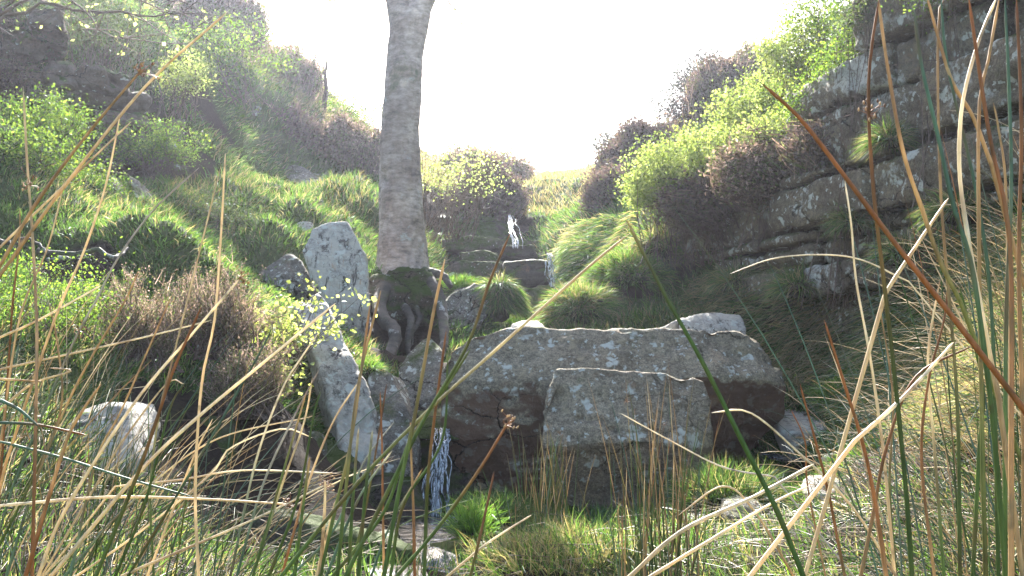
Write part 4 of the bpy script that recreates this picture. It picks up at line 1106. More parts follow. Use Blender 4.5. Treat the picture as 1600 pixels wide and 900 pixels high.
root_part([(650, 480, 9.6), (655, 500, 9.5), (643, 522, 9.35), (646, 552, 9.2)], .028, .014)
root_part([(592, 450, 9.8), (572, 475, 9.5), (578, 520, 9.0)], .05, .03)
root_part([(660, 425, 10.1), (690, 430, 9.9), (705, 448, 9.8)], .06, .025)
rock('root_bank', 'mossy root-bound earth bank hollowed out beneath the tree',
     [(578, 436, 9.75), (605, 424, 9.85), (655, 424, 9.85), (684, 445, 9.75), (686, 480, 9.7), (660, 492, 9.6), (625, 486, 9.5), (590, 500, 9.45), (580, 470, 9.55), (672, 565, 9.75), (600, 565, 9.7)], 'mossy', 'earth bank', depth=.6, voxel=.025, bev=.04, amp=.12, scale=4)

# young tree just outside the frame on the left with boughs reaching in
bt = empty('young_tree', (-4.75, 7.4, float(Hf(np.array([-4.75]), np.array([7.4]))[0])))
tag(bt, 'young tree beyond the left edge whose leafy boughs hang into the top corner', 'tree')
tb = Batch(); g0 = np.array(bt.location)
p = limb(tb, [g0 + np.array((0, 0, -.2)), g0 + np.array((.1, 0, 1.0)), g0 + np.array((.35, .1, 2.0)), g0 + np.array((.5, .1, 3.4))], .085, .03, 16, 10, .01)
link('trunk', tb.mesh('trunk'), M['bark'], bt)
lp = []
for px in ([(-60, 40), (60, 10), (170, 22), (265, 22), (345, 25)], [(-60, 60), (40, -10), (120, 5), (160, 50), (200, 60)], [(-70, 30), (90, -20), (200, -4), (290, 30), (320, 34)], [(-60, 10), (20, -10), (80, 8), (110, 30)], [(-70, -10), (130, -40), (240, -10), (300, 8)]):
    tb = Batch()
    q = limb(tb, [p[10]] + [P(a, b_, 7.4) for a, b_ in px], .022, .004, 26, 6, .012)
    for _ in range(16):
        s2 = q[RNG.integers(8, 26)]; e2 = s2 + RNG.normal(size=3) * np.array((.22, .2, .12)) + np.array((.05, 0, -.05))
        q2 = limb(tb, [s2, (s2 + e2) / 2 + RNG.normal(size=3) * .03, e2], .005, .002, 6, 4)
        lp.append(q2[1:])
    link('bough', tb.mesh('bough'), M['twig'], bt)
lp = np.vstack(lp); ix = RNG.integers(0, len(lp), 210)
pos = lp[ix] + RNG.normal(size=(210, 3)) * .02
nr = RNG.normal(size=pos.shape); nr /= np.linalg.norm(nr, axis=1)[:, None]
b = Batch(); v, t, c = leaves_mesh(pos, nr, .036 * RNG.uniform(.6, 1.3, len(pos)), palette('yellow', len(pos)), aspect=.75); b.add(v, None, t, c)
link('foliage', b.mesh('foliage'), M['leaf'], bt, smooth=False)['kind'] = 'stuff'
# saplings on the left skyline
def sapling(label, u0, v0, u1, v1, Y, nl):
    s = empty('sapling', P(u0, v0, Y)); tag(s, label, 'tree', 'bare saplings on the left skyline')
    tb = Batch(); p = limb(tb, [P(u0, v0 + 12, Y), P((u0 + u1) / 2 + 2, (v0 + v1) / 2, Y), P(u1, v1, Y), P(u1 + 2, v1 - 30, Y)], .055, .012, 14, 7, .012)
    link('trunk', tb.mesh('trunk'), M['twig'], s)
    tb = Batch(); L_ = []
    for k in range(16):
        a = p[RNG.integers(3, 14)]; e = a + RNG.normal(size=3) * np.array((.35, .3, .2)) + np.array((0, 0, .2))
        q = limb(tb, [a, (a + e) / 2 + RNG.normal(size=3) * .04, e], .008, .003, 6, 4); L_.append(q[2:])
    link('branches', tb.mesh('branches'), M['twig'], s)['kind'] = 'stuff'
    L_ = np.vstack(L_); pos = L_[RNG.integers(0, len(L_), nl)] + RNG.normal(size=(nl, 3)) * .05
    nr = RNG.normal(size=pos.shape); nr /= np.linalg.norm(nr, axis=1)[:, None]
    b = Batch(); v, t, c = leaves_mesh(pos, nr, .04 * RNG.uniform(.6, 1.3, nl), palette('yellow', nl)); b.add(v, None, t, c)
    link('crown', b.mesh('crown'), M['leaf'], s, smooth=False)['kind'] = 'stuff'
sapling('thin bare sapling, left one of the pair on the left skyline', 480, 172, 490, 110, 17.2, 180)
sapling('thicker sapling, right one of the pair on the left skyline', 506, 175, 509, 112, 17.0, 160)

# exposed roots in the soil hollow on the left
for k, (px, r) in enumerate([([(60, 392, 6.5), (110, 398, 6.45), (150, 392, 6.4), (178, 402, 6.4), (200, 388, 6.6)], .022), ([(75, 405, 6.4), (125, 402, 6.35), (150, 408, 6.35)], .014), ([(-20, 372, 6.3), (20, 380, 6.3), (45, 372, 6.35), (70, 390, 6.4)], .02)]):
    tb = Batch(); limb(tb, [P(*q) for q in px], r, r * .5, 18, 8, .006)
    tag(link('exposed_root', tb.mesh('root'), M['root']), ['thick pale root lying across the dark soil hollow on the left', 'thin root just under the thick one in the soil hollow', 'root emerging at the left edge of the soil hollow'][k], 'root', 'roots in the soil hollow')

# ------------------------------------------------------------------ grass
def blades(pos, nrm, length, width, col, lean, curl=.5):
    n = len(pos)
    d = nrm * .5 + np.array((0, 0, .6)) + lean + RNG.normal(size=(n, 3)) * .3
    d /= np.linalg.norm(d, axis=1)[:, None]
    bend = lean * .8 + RNG.normal(size=(n, 3)) * .35 + np.array((0, 0, -.35)) * curl
    L = length[:, None]
    p1 = pos + d * L * .55
    d2 = d + bend; d2 /= np.linalg.norm(d2, axis=1)[:, None]
    p2 = p1 + d2 * L * .55
    side = np.cross(d, RNG.normal(size=(n, 3))); side /= np.linalg.norm(side, axis=1)[:, None] + 1e-9
    w = width[:, None] * .5
    v = np.stack([pos - side * w, pos + side * w, p1 - side * w * .8, p1 + side * w * .8, p2], 1).reshape(-1, 3)
    i = np.arange(n)[:, None] * 5
    return v, i + np.array([[0, 1, 3, 2]]), i + np.array([[2, 3, 4]]), np.repeat(col, 5, axis=0)

GREEN = np.array([(.065, .13, .032), (.09, .155, .038), (.045, .10, .026), (.12, .175, .05)])
LIME = np.array([(.13, .25, .04), (.18, .29, .055), (.10, .20, .035)])
STRAW = np.array([(.30, .25, .14), (.38, .31, .18), (.24, .18, .10), (.34, .30, .20)])
def gcols(n, straw, lime):
    c = GREEN[RNG.integers(0, 4, n)].copy()
    k = RNG.random(n)
    m = k < straw; c[m] = STRAW[RNG.integers(0, 4, m.sum())]
    m = (k >= straw) & (k < straw + lime); c[m] = LIME[RNG.integers(0, 3, m.sum())]
    return np.clip(c * (1 + RNG.normal(size=(n, 1)) * .2), .01, .8)

def scatter_uv(n, Y0, Y1, u0=-60, u1=1660):
    """random turf roots, denser nearer to the eye as the eye sees them"""
    Y = np.exp(RNG.uniform(np.log(Y0), np.log(Y1), n))
    x = (RNG.uniform(u0, u1, n) - 800) / F * Y
    return x, Y

def field(n, Y0, Y1, lfun, straw, lime, drop_soil=True, u0=-60, u1=1660, mask=None, hang=.5, wbase=.0035, wk=.0006, clump=False):
    x, y = scatter_uv(n, Y0, Y1, u0, u1)
    s = soil(x, y) + .35 * fbm(np.c_[x * 1.4, y * 1.4, x * 0], 3)
    keep = s < .55 if drop_soil else np.ones(n, bool)
    if clump: keep &= fbm(np.c_[x * 5.0, y * 5.0, x * 0 + 7], 2) > .0
    if mask is not None: keep &= mask(x, y)
    x, y = x[keep], y[keep]
    z = Hf(x, y); nr = Hn(x, y)
    keep = z > .035
    x, y, z, nr = x[keep], y[keep], z[keep], nr[keep]
    n = len(x)
    patch = fbm(np.c_[x * .9, y * .9, x * 0 + 3], 3)
    L = lfun(x, y) * RNG.uniform(.55, 1.35, n) * (1 + .5 * patch)
    lean = np.c_[nr[:, 0], nr[:, 1], np.zeros(n)] * hang * 1.4
    lean[:, 2] = -hang * np.hypot(nr[:, 0], nr[:, 1]) * .9
    st = np.clip(straw(x, y) + .35 * patch, 0, .95) if callable(straw) else np.clip(straw + .45 * patch, 0, .95)
    c = gcols(n, 0, lime)
    m = RNG.random(n) < st
    c[m] = STRAW[RNG.integers(0, 4, m.sum())] * RNG.uniform(.75, 1.2, (m.sum(), 1))
    return blades(np.c_[x, y, z - .01], nr, L, wbase + wk * y, c, lean)

gb = Batch()
v, q, t, c = field(170000, 8.5, 24, lambda x, y: .055 + .004 * y, lambda x, y: .16 + .62 * (y > 15.5), .22, hang=.35); gb.add(v, q, t, c)
v, q, t, c = field(70000, 5.2, 9, lambda x, y: .075 + 0 * x, .20, .25, hang=.4); gb.add(v, q, t, c)
tag(link('turf', gb.mesh('turf'), M['grass'], smooth=False), 'short green turf over the sides of the gully', 'grass', None, 'stuff')
gb = Batch()
v, q, t, c = field(28000, 3.0, 6.0, lambda x, y: (.10 + .05 * fbm(np.c_[x * 2.5, y * 2.5, x * 0], 2)), .3, .12, hang=.8, wbase=.0025, clump=True); gb.add(v, q, t, c)
v, q, t, c = field(16000, 1.4, 4.4, lambda x, y: .13 + 0 * x, .15, .03, False, hang=.4, wbase=.0025); gb.add(v, q, t, c)
tag(link('near_grass', gb.mesh('near_grass'), M['grass'], smooth=False), 'mixed green and straw grass round the feet of the rushes', 'grass', None, 'stuff')
lb = Batch()
for (u0, u1, Y0, Y1, n_) in ((-60, 560, 2.4, 5.0, 700), (1050, 1660, 2.4, 5.2, 1300), (700, 1150, 3.6, 4.6, 200)):
    x, y = scatter_uv(n_, Y0, Y1, u0, u1)
    z = Hf(x, y); k_ = z > .05; x, y, z = x[k_], y[k_], z[k_]; n_ = len(x)
    a = RNG.uniform(0, 6.283, n_); L_ = RNG.uniform(.08, .34, n_); t_ = RNG.normal(size=n_) * .16 + .12
    d = np.c_[np.cos(a), np.sin(a), t_] * L_[:, None]
    p0 = np.c_[x, y, z + RNG.uniform(.0, .05, n_)]; p2 = p0 + d; p2[:, 2] = np.maximum(p2[:, 2], Hf(p2[:, 0], p2[:, 1]) + .005); p1 = (p0 + p2) / 2 + np.c_[np.zeros(n_), np.zeros(n_), RNG.uniform(0, .04, n_)]
    w = RNG.uniform(.0008, .0018, n_)[:, None]
    side = np.cross(d, np.array((0, 0, 1.0))); side /= np.linalg.norm(side, axis=1)[:, None]; upv = np.array((0, 0, 1.0))
    ring = lambda p: [p - side * w, p + side * w, p + upv * w * 1.5]
    v = np.stack(ring(p0) + ring(p1) + ring(p2), 1).reshape(-1, 3)
    i = np.arange(n_)[:, None] * 9
    q = np.vstack([i + np.array([[o_ + a_, o_ + b_, o_ + 3 + b_, o_ + 3 + a_]]) for o_ in (0, 3) for a_, b_ in ((0, 1), (1, 2), (2, 0))])
    cc = np.array([(.40, .31, .19), (.22, .16, .10), (.13, .09, .06), (.50, .42, .28), (.10, .13, .05), (.09, .07, .05)])[RNG.integers(0, 6, n_)] * RNG.uniform(.6, 1.1, (n_, 1))
    lb.add(v, q, None, np.repeat(cc, 9, axis=0))
tag(link('rush_litter', lb.mesh('rush_litter'), M['rush']), 'matted litter of dead broken rush stems', 'litter', None, 'stuff')
# long dry grass hanging down the right bank under the cliff, and over the grassy ledge
gb = Batch()
bank = lambda x, y: (x > 1.35) & (x < 3.4) & (y < 9.2) & (Hf(x, y) > .62) & (Hf(x, y) < 1.75)
v, q, t, c = field(90000, 4.2, 9.2, lambda x, y: .20 + 0 * x, .6, .04, False, 1080, 1750, bank, hang=1.5, wbase=.004); gb.add(v, q, t, c)
ledge = lambda x, y: (x > .66) & (x < 1.6) & (Hf(x, y) < 2.7)
v, q, t, c = field(26000, 11.0, 13.4, lambda x, y: .22 + 0 * x, .32, .25, False, 830, 1010, ledge, hang=1.3, wbase=.006); gb.add(v, q, t, c)
tag(link('hanging_grass', gb.mesh('hanging_grass'), M['grass'], smooth=False), 'long dry and green grass hanging down the banks', 'grass', None, 'stuff')

def tussock(name, label, c, r, n, L, straw, lime, h=.1, group=None, hang=.5, w=.004, pn=2.0):
    """a domed cushion with its own thatch"""
    c = np.asarray(c, float)
    root = empty(name, c); tag(root, label, 'grass tussock', group)
    sd_ = RNG.uniform(0, 90)
    lum = lambda d_: (1 + .55 * fbm(d_ * 1.7 + sd_, 3)) / (np.abs(d_) ** pn).sum(1) ** (1 / pn)
    bm = bmesh.new(); bmesh.ops.create_icosphere(bm, subdivisions=3, radius=1)
    for v_ in bm.verts:
        w_ = .92 * lum(np.array([v_.co[:]]))[0]; v_.co = Vector((v_.co.x * r * w_, v_.co.y * r * w_, v_.co.z * h * w_)) + V(c)
    me = bpy.data.meshes.new('mound'); bm.to_mesh(me); bm.free()
    roughen(me, .03, 6)
    a_ = me.attributes.new('Col', 'FLOAT_COLOR', 'POINT')
    link('mound', me, M['ground'], root)
    d = RNG.normal(size=(n, 3)); d /= np.linalg.norm(d, axis=1)[:, None]; d[:, 2] = np.where(d[:, 2] < -.25, -d[:, 2], d[:, 2])
    pos = c + d * np.array((r, r, h)) * .93 * lum(d)[:, None]
    nr = d / np.array((r, r, h)); nr /= np.linalg.norm(nr, axis=1)[:, None]
    ln = np.c_[nr[:, 0], nr[:, 1], -np.hypot(nr[:, 0], nr[:, 1])] * hang
    v, q, t, col = blades(pos, nr, L * RNG.uniform(.5, 1.3, n), np.full(n, w), gcols(n, straw, lime), ln)
    b = Batch(); b.add(v, q, t, col)
    link('blades', b.mesh('blades'), M['grass'], root, smooth=False)['kind'] = 'stuff'
    return root
tussock('grass_tussock', 'long-haired grass cushion on top of the rippled slab', P(780, 476, 10.15), .16, 5000, .17, .3, .3, .19, hang=1.6, w=.006, pn=4)
tussock('grass_tussock', 'flat green cushion left of the rippled slab top', P(722, 458, 10.5), .20, 2200, .11, .05, .6, .10, w=.007)
tussock('grass_tussock', 'bright lime tuft at the edge of the pool', P(738, 838, 5.0), .065, 420, .15, .0, 1.0, .06, hang=.15, w=.006)
for u_, v_, Y_, r_, lb_ in ((1250, 452, 7.65, .17, 'hanging grass tuft at the foot of the cliff, left of the white crust'), (1420, 402, 6.45, .15, 'grass tuft on the lowest cliff ledge behind the rushes'), (1500, 335, 5.98, .13, 'grass tuft on a middle cliff ledge near the right edge'), (1390, 222, 6.62, .07, 'small grass tuft in a crack of the upper cliff'), (1150, 445, 8.6, .18, 'dry tuft below the left end of the cliff'), (1335, 350, 7.05, .10, 'thin tuft on the ledge in the middle of the cliff')):
    tussock('grass_tuft', lb_, P(u_, v_, Y_), r_, 1100, .16, .35, .1, r_ * .4, 'tufts on the cliff ledges', hang=1.5, w=.005)
tussock('grass_tussock', 'sunlit tuft with dry skirts behind the largest boulder', P(905, 492, 9.1), .26, 3500, .17, .4, .3, .18, hang=.9, w=.006)
tussock('grass_tussock', 'brown-skirted tussock at the foot of the cliff-top bushes', P(1035, 405, 9.7), .26, 4200, .18, .55, .2, .22, hang=1.1, w=.006)
tussock('grass_tussock', 'lit grass hummock between the cascade and the cliff', P(985, 445, 9.5), .36, 5200, .15, .2, .4, .22, hang=.8, w=.006)
tussock('grass_tussock', 'sunlit dry mat of grass at the bottom centre', P(870, 885, 4.15), .30, 2800, .11, .6, .3, .07, hang=.5, w=.0035)
tussock('grass_tussock', 'sunlit lime grass right of the largest boulder above the flat stone', P(1335, 628, 6.9), .20, 2600, .13, .05, .7, .10, hang=.4, w=.005)
tussock('grass_ledge', 'grass-topped ledge with long dry skirts right of the middle waterfall', P(942, 410, 12.5), .37, 8000, .20, .30, .3, .24, hang=1.6, w=.007, pn=5)
tussock('grass_tussock', 'shaded deep green tuft under the cracked block', P(775, 815, 5.6), .16, 1900, .12, .1, .0, .06, hang=.5, w=.004)
tussock('grass_tussock', 'green tuft at the foot of the cracked block on its right', P(1130, 790, 5.5), .24, 2600, .15, .2, .0, .10, hang=.5, w=.004)
tussock('grass_tussock', 'grass on the leaning slab shoulder', P(575, 585, 6.75), .10, 900, .07, .1, .5, .06, hang=.7, w=.004)

# ------------------------------------------------------------------ rushes
C = {'green': (.125, .175, .05), 'teal': (.125, .185, .125), 'dkgreen': (.085, .13, .035), 'straw': (.66, .53, .34), 'pale': (.76, .66, .48),
     'tan': (.48, .33, .17), 'rust': (.32, .15, .06), 'brown': (.19, .095, .05), 'grey': (.42, .38, .33)}
C = {k: np.array(v_) for k, v_ in C.items()}

def stem_mesh(p, r, base, tip, sides=7, mix=.5, taper=.55):
    n = len(p)
    s = np.linspace(0, 1, n)
    rad = r * (1 - (1 - taper) * s ** 1.5)
    rad[-1] = r * .12
    rad *= 1 + .06 * np.sin(s * 40 + random.random() * 6)
    v, q = tube(p, rad, sides)
    f = 1 / (1 + np.exp(-(s - mix) * 14))
    col = C[base][None, :] * (1 - f)[:, None] + C[tip][None, :] * f[:, None]
    blot = vnoise(np.c_[s * 9 + RNG.uniform(0, 99), s * 0, s * 0])[:, None]
    col = col * (1 + RNG.normal(size=(n, 1)) * .08 + .22 * blot) * RNG.uniform(.8, 1.2)
    col = col * (1 - np.clip(blot - .35, 0, 1)) + np.clip(blot - .35, 0, 1) * C['brown']
    return v, q, np.repeat(col, sides, axis=0)

def seed_cluster(tipp, d, r):
    b = Batch()
    for _ in range(13):
        e = tipp + (RNG.normal(size=3) * .0048 + d * .003) * r / .0016
        v, q = tube(spline([tipp, (tipp + e) / 2 + RNG.normal(size=3) * .002, e], 4), np.array((.5, .45, .4, .3)) * r * .35, 4)
        b.add(v, q, None, C['brown'] * 1.5)
        k = 4
        ct = np.array([e - d * r * .6, e, e + d * r * .6, e + d * 1.2 * r])
        v, q = tube(ct, np.array((.3, .9, .8, .1)) * r * .5, 5)
        b.add(v, q, None, C['tan'] if random.random() < .6 else C['brown'])
    return b.mesh('seed_cluster')

def rush_clump(label, at, name='rush_clump', group='rush clumps in the foreground'):
    z = float(Hf(np.array([at[0]]), np.array([at[1]]))[0])
    e = empty(name, (at[0], at[1], z))
    return tag(e, label, 'rushes', group)

def add_stem(root, p, r, base, tip, cluster=False, mix=.5, sides=7, taper=.55):
    v, q, c = stem_mesh(p, r, base, tip, sides, mix, taper)
    o = link('stem', mesh_np('stem', v, [q], c), M['rush'], root)
    if cluster:
        k = len(p) - 1 if cluster is True else int(len(p) * cluster)
        d = p[k] - p[k - 1]; d = d / np.linalg.norm(d)
        s = link('seed_cluster', seed_cluster(p[k] - d * .004, d, r), M['rush'], o)
    return o

def hero(root, px, w, Y, base, tip, cluster=False, mix=.5, Yt=None, drop=True):
    """px runs from the lower end to the tip, in photo pixels"""
    Yt = Yt or Y
    n = len(px)
    pts = [P(a, b_, Y + (Yt - Y) * k / (n - 1)) for k, (a, b_) in enumerate(px)]
    p = list(spline(pts, 26))
    if drop:   # carry the stem on down to the turf
        d = p[0] - p[1]; d = d / np.linalg.norm(d)
        gz = float(Hf(np.array([p[0][0]]), np.array([p[0][1]]))[0])
        fall_ = p[0][2] - gz
        hx = np.clip(d[0] / max(.25, -d[2]), -1.0, 1.0) * fall_ * .55
        foot = np.array((p[0][0] + hx, p[0][1] + .05, gz - .02))
        foot[2] = float(Hf(np.array([foot[0]]), np.array([foot[1]]))[0]) - .02
        mid = p[0] * .5 + foot * .5 + np.array((hx * .18, 0, 0))
        p = list(spline([foot, mid, p[0]], 8))[:-1] + p
    r = w * .44 * Y / F
    add_stem(root, np.array(p), r, base, tip, cluster, mix)

# left near clump --------------------------------------------------------
LN = rush_clump('tall straw-coloured rush clump at the left edge, reaching highest there', (-.75, 1.0))
for a in [
 ([(0, 415), (60, 312), (140, 205), (222, 108)], 7, .85, 'tan', 'tan', True), ([(0, 430), (100, 292), (230, 132), (356, 18)], 7, .9, 'tan', 'straw', False),
 ([(0, 386), (60, 328), (205, 190)], 5, 1.0, 'straw', 'straw', False), ([(50, 900), (56, 640), (57, 500), (50, 360), (42, 250), (36, 135)], 6.5, .9, 'rust', 'straw', .82),
 ([(10, 720), (85, 500), (130, 395), (165, 290), (188, 178)], 5.5, 1.0, 'tan', 'straw', False), ([(20, 760), (110, 545), (150, 470), (185, 402), (240, 328), (311, 262)], 5, 1.05, 'teal', 'grey', .55),
 ([(0, 700), (30, 500), (75, 385), (102, 278)], 4.5, 1.1, 'tan', 'straw', False), ([(0, 527), (60, 500), (160, 445)], 5, 1.0, 'straw', 'pale', False),
 ([(0, 790), (160, 777), (300, 779), (456, 788)], 6, 1.0, 'pale', 'straw', True), ([(0, 577), (212, 530), (332, 500)], 4.5, 1.15, 'straw', 'pale', False),
 ([(0, 690), (100, 716), (200, 748), (300, 776)], 5.5, 1.0, 'teal', 'teal', False), ([(0, 660), (60, 664), (135, 680)], 6, .9, 'teal', 'rust', False), ([(0, 625), (30, 640), (60, 666)], 7, .85, 'teal', 'teal', False),
 ([(0, 592), (64, 596)], 5, .95, 'straw', 'tan', False), ([(10, 900), (60, 740), (120, 600), (195, 470), (215, 425)], 5.5, 1.1, 'teal', 'tan', False),
 ([(40, 900), (100, 700), (130, 640), (158, 600)], 8, .7, 'rust', 'tan', False), ([(20, 470), (30, 380), (31, 325)], 4, 1.2, 'rust', 'tan', False),
 ([(0, 850), (50, 750), (95, 640), (90, 540), (76, 470)], 5, 1.1, 'green', 'tan', False), ([(0, 640), (50, 600), (110, 580), (78, 575)], 5, 1., 'straw', 'straw', False)]:
    hero(LN, a[0], a[1], a[2], a[3], a[4], a[5])
LM = rush_clump('dense green and straw rush clump on the left bank', (-.75, 1.35))
for a in [
 ([(310, 900), (305, 760), (315, 600), (335, 500), (345, 370), (352, 240)], 6, .95, 'straw', 'straw', False), ([(60, 900), (100, 800), (208, 632), (300, 522), (381, 428)], 7, .9, 'straw', 'pale', True),
 ([(80, 900), (220, 735), (304, 656), (400, 576), (524, 474)], 8, .8, 'straw', 'pale', False), ([(200, 900), (280, 768), (350, 650), (412, 540), (424, 512)], 5.5, 1.0, 'dkgreen', 'teal', False),
 ([(150, 900), (215, 740), (250, 640), (270, 580), (314, 480)], 8, .7, 'green', 'rust', False), ([(110, 900), (150, 720), (190, 640), (268, 462)], 5, 1.1, 'teal', 'tan', False),
 ([(240, 900), (235, 760), (250, 640), (270, 560), (345, 260)], 4.5, 1.15, 'green', 'straw', False), ([(180, 900), (225, 790), (265, 640), (288, 600)], 6, .9, 'green', 'green', False),
 ([(100, 900), (200, 790), (330, 690), (490, 650)], 4, 1.3, 'teal', 'straw', False), ([(120, 900), (220, 830), (330, 740), (360, 700), (440, 670), (488, 684)], 4.5, 1.2, 'straw', 'pale', False),
 ([(190, 900), (260, 870), (400, 810), (512, 756)], 5.5, 1.0, 'straw', 'pale', True), ([(180, 760), (280, 750), (380, 735), (530, 740)], 4, 1.3, 'straw', 'pale', False), ([(230, 900), (300, 720), (332, 655)], 5, 1.1, 'straw', 'straw', False),
 ([(190, 690), (260, 600), (288, 600)], 4, 1.3, 'straw', 'straw', False), ([(360, 900), (400, 720), (440, 610), (470, 560), (498, 520)], 5, 1.1, 'teal', 'pale', False), ([(370, 900), (410, 760), (455, 660), (500, 575)], 5, 1.05, 'teal', 'grey', False),
 ([(440, 900), (480, 760), (520, 660), (560, 597)], 5, 1.1, 'rust', 'straw', False), ([(395, 900), (440, 760), (475, 660), (488, 590)], 5, 1.0, 'green', 'straw', False)]:
    hero(LM, a[0], a[1], a[2], a[3], a[4], a[5])
# middle green clump
MC = rush_clump('green rush clump with brown tips in front of the small waterfall', (-.30, 1.15))
for a in [
 ([(527, 900), (541, 758), (560, 600), (595, 454)], 7, .85, 'green', 'tan', False, .55), ([(500, 900), (525, 790), (550, 680), (578, 476)], 7, .85, 'green', 'tan', False, .55),
 ([(600, 900), (625, 760), (650, 640), (675, 500), (695, 405)], 8.5, .72, 'green', 'tan', False, .7), ([(540, 900), (590, 800), (663, 655), (730, 540), (765, 440), (797, 365)], 8, .75, 'green', 'rust', False, .82),
 ([(440, 900), (520, 800), (600, 710), (690, 622), (760, 560), (860, 470), (930, 408), (985, 364)], 7.5, .8, 'green', 'straw', False, .62), ([(620, 900), (680, 830), (745, 740), (796, 657)], 7.5, .78, 'green', 'rust', True, .65),
 ([(663, 900), (668, 760), (678, 660), (697, 518)], 7, .85, 'green', 'rust', False, .55), ([(735, 900), (752, 830), (772, 738)], 6, 1.0, 'green', 'brown', False, .4), ([(420, 900), (465, 780), (490, 650), (501, 612)], 6, 1.0, 'green', 'green', False, .9),
 ([(395, 900), (430, 780), (465, 660), (478, 615)], 5.5, 1.0, 'green', 'tan', False, .8), ([(460, 900), (475, 780), (484, 715)], 7, .85, 'green', 'tan', False, .85), ([(545, 900), (550, 800), (560, 670)], 7, .85, 'green', 'pale', False, .9), ([(560, 900), (570, 780), (582, 672)], 7.5, .8, 'green', 'pale', False, .92),
 ([(510, 900), (560, 780), (612, 705)], 6, .95, 'teal', 'pale', False, .9), ([(600, 900), (598, 780), (597, 700), (594, 612)], 5, 1.0, 'tan', 'rust', False, .4), ([(648, 900), (646, 800), (642, 700), (641, 660)], 6, .9, 'rust', 'tan', False, .5),
 ([(580, 900), (610, 820), (660, 732)], 5, 1.1, 'teal', 'tan', False, .8), ([(500, 900), (507, 800), (508, 750)], 7, .85, 'tan', 'straw', False, .5), ([(495, 900), (512, 830), (524, 783)], 6.5, .9, 'straw', 'straw', False, .5),
 ([(700, 900), (760, 850), (830, 805)], 5, 1.1, 'straw', 'pale', False, .5), ([(610, 900), (630, 790), (690, 690), (700, 560)], 6.5, .9, 'green', 'green', False, .9), ([(520, 900), (600, 800), (640, 690), (700, 600), (735, 545)], 7, .85, 'green', 'green', False, .95),
 ([(455, 900), (520, 830), (570, 720), (615, 660)], 5, 1.1, 'teal', 'grey', False, .8), ([(545, 900), (570, 800), (590, 690), (604, 600)], 5, 1.1, 'green', 'brown', False, .6)]:
    hero(MC, *a[:6], mix=a[6])
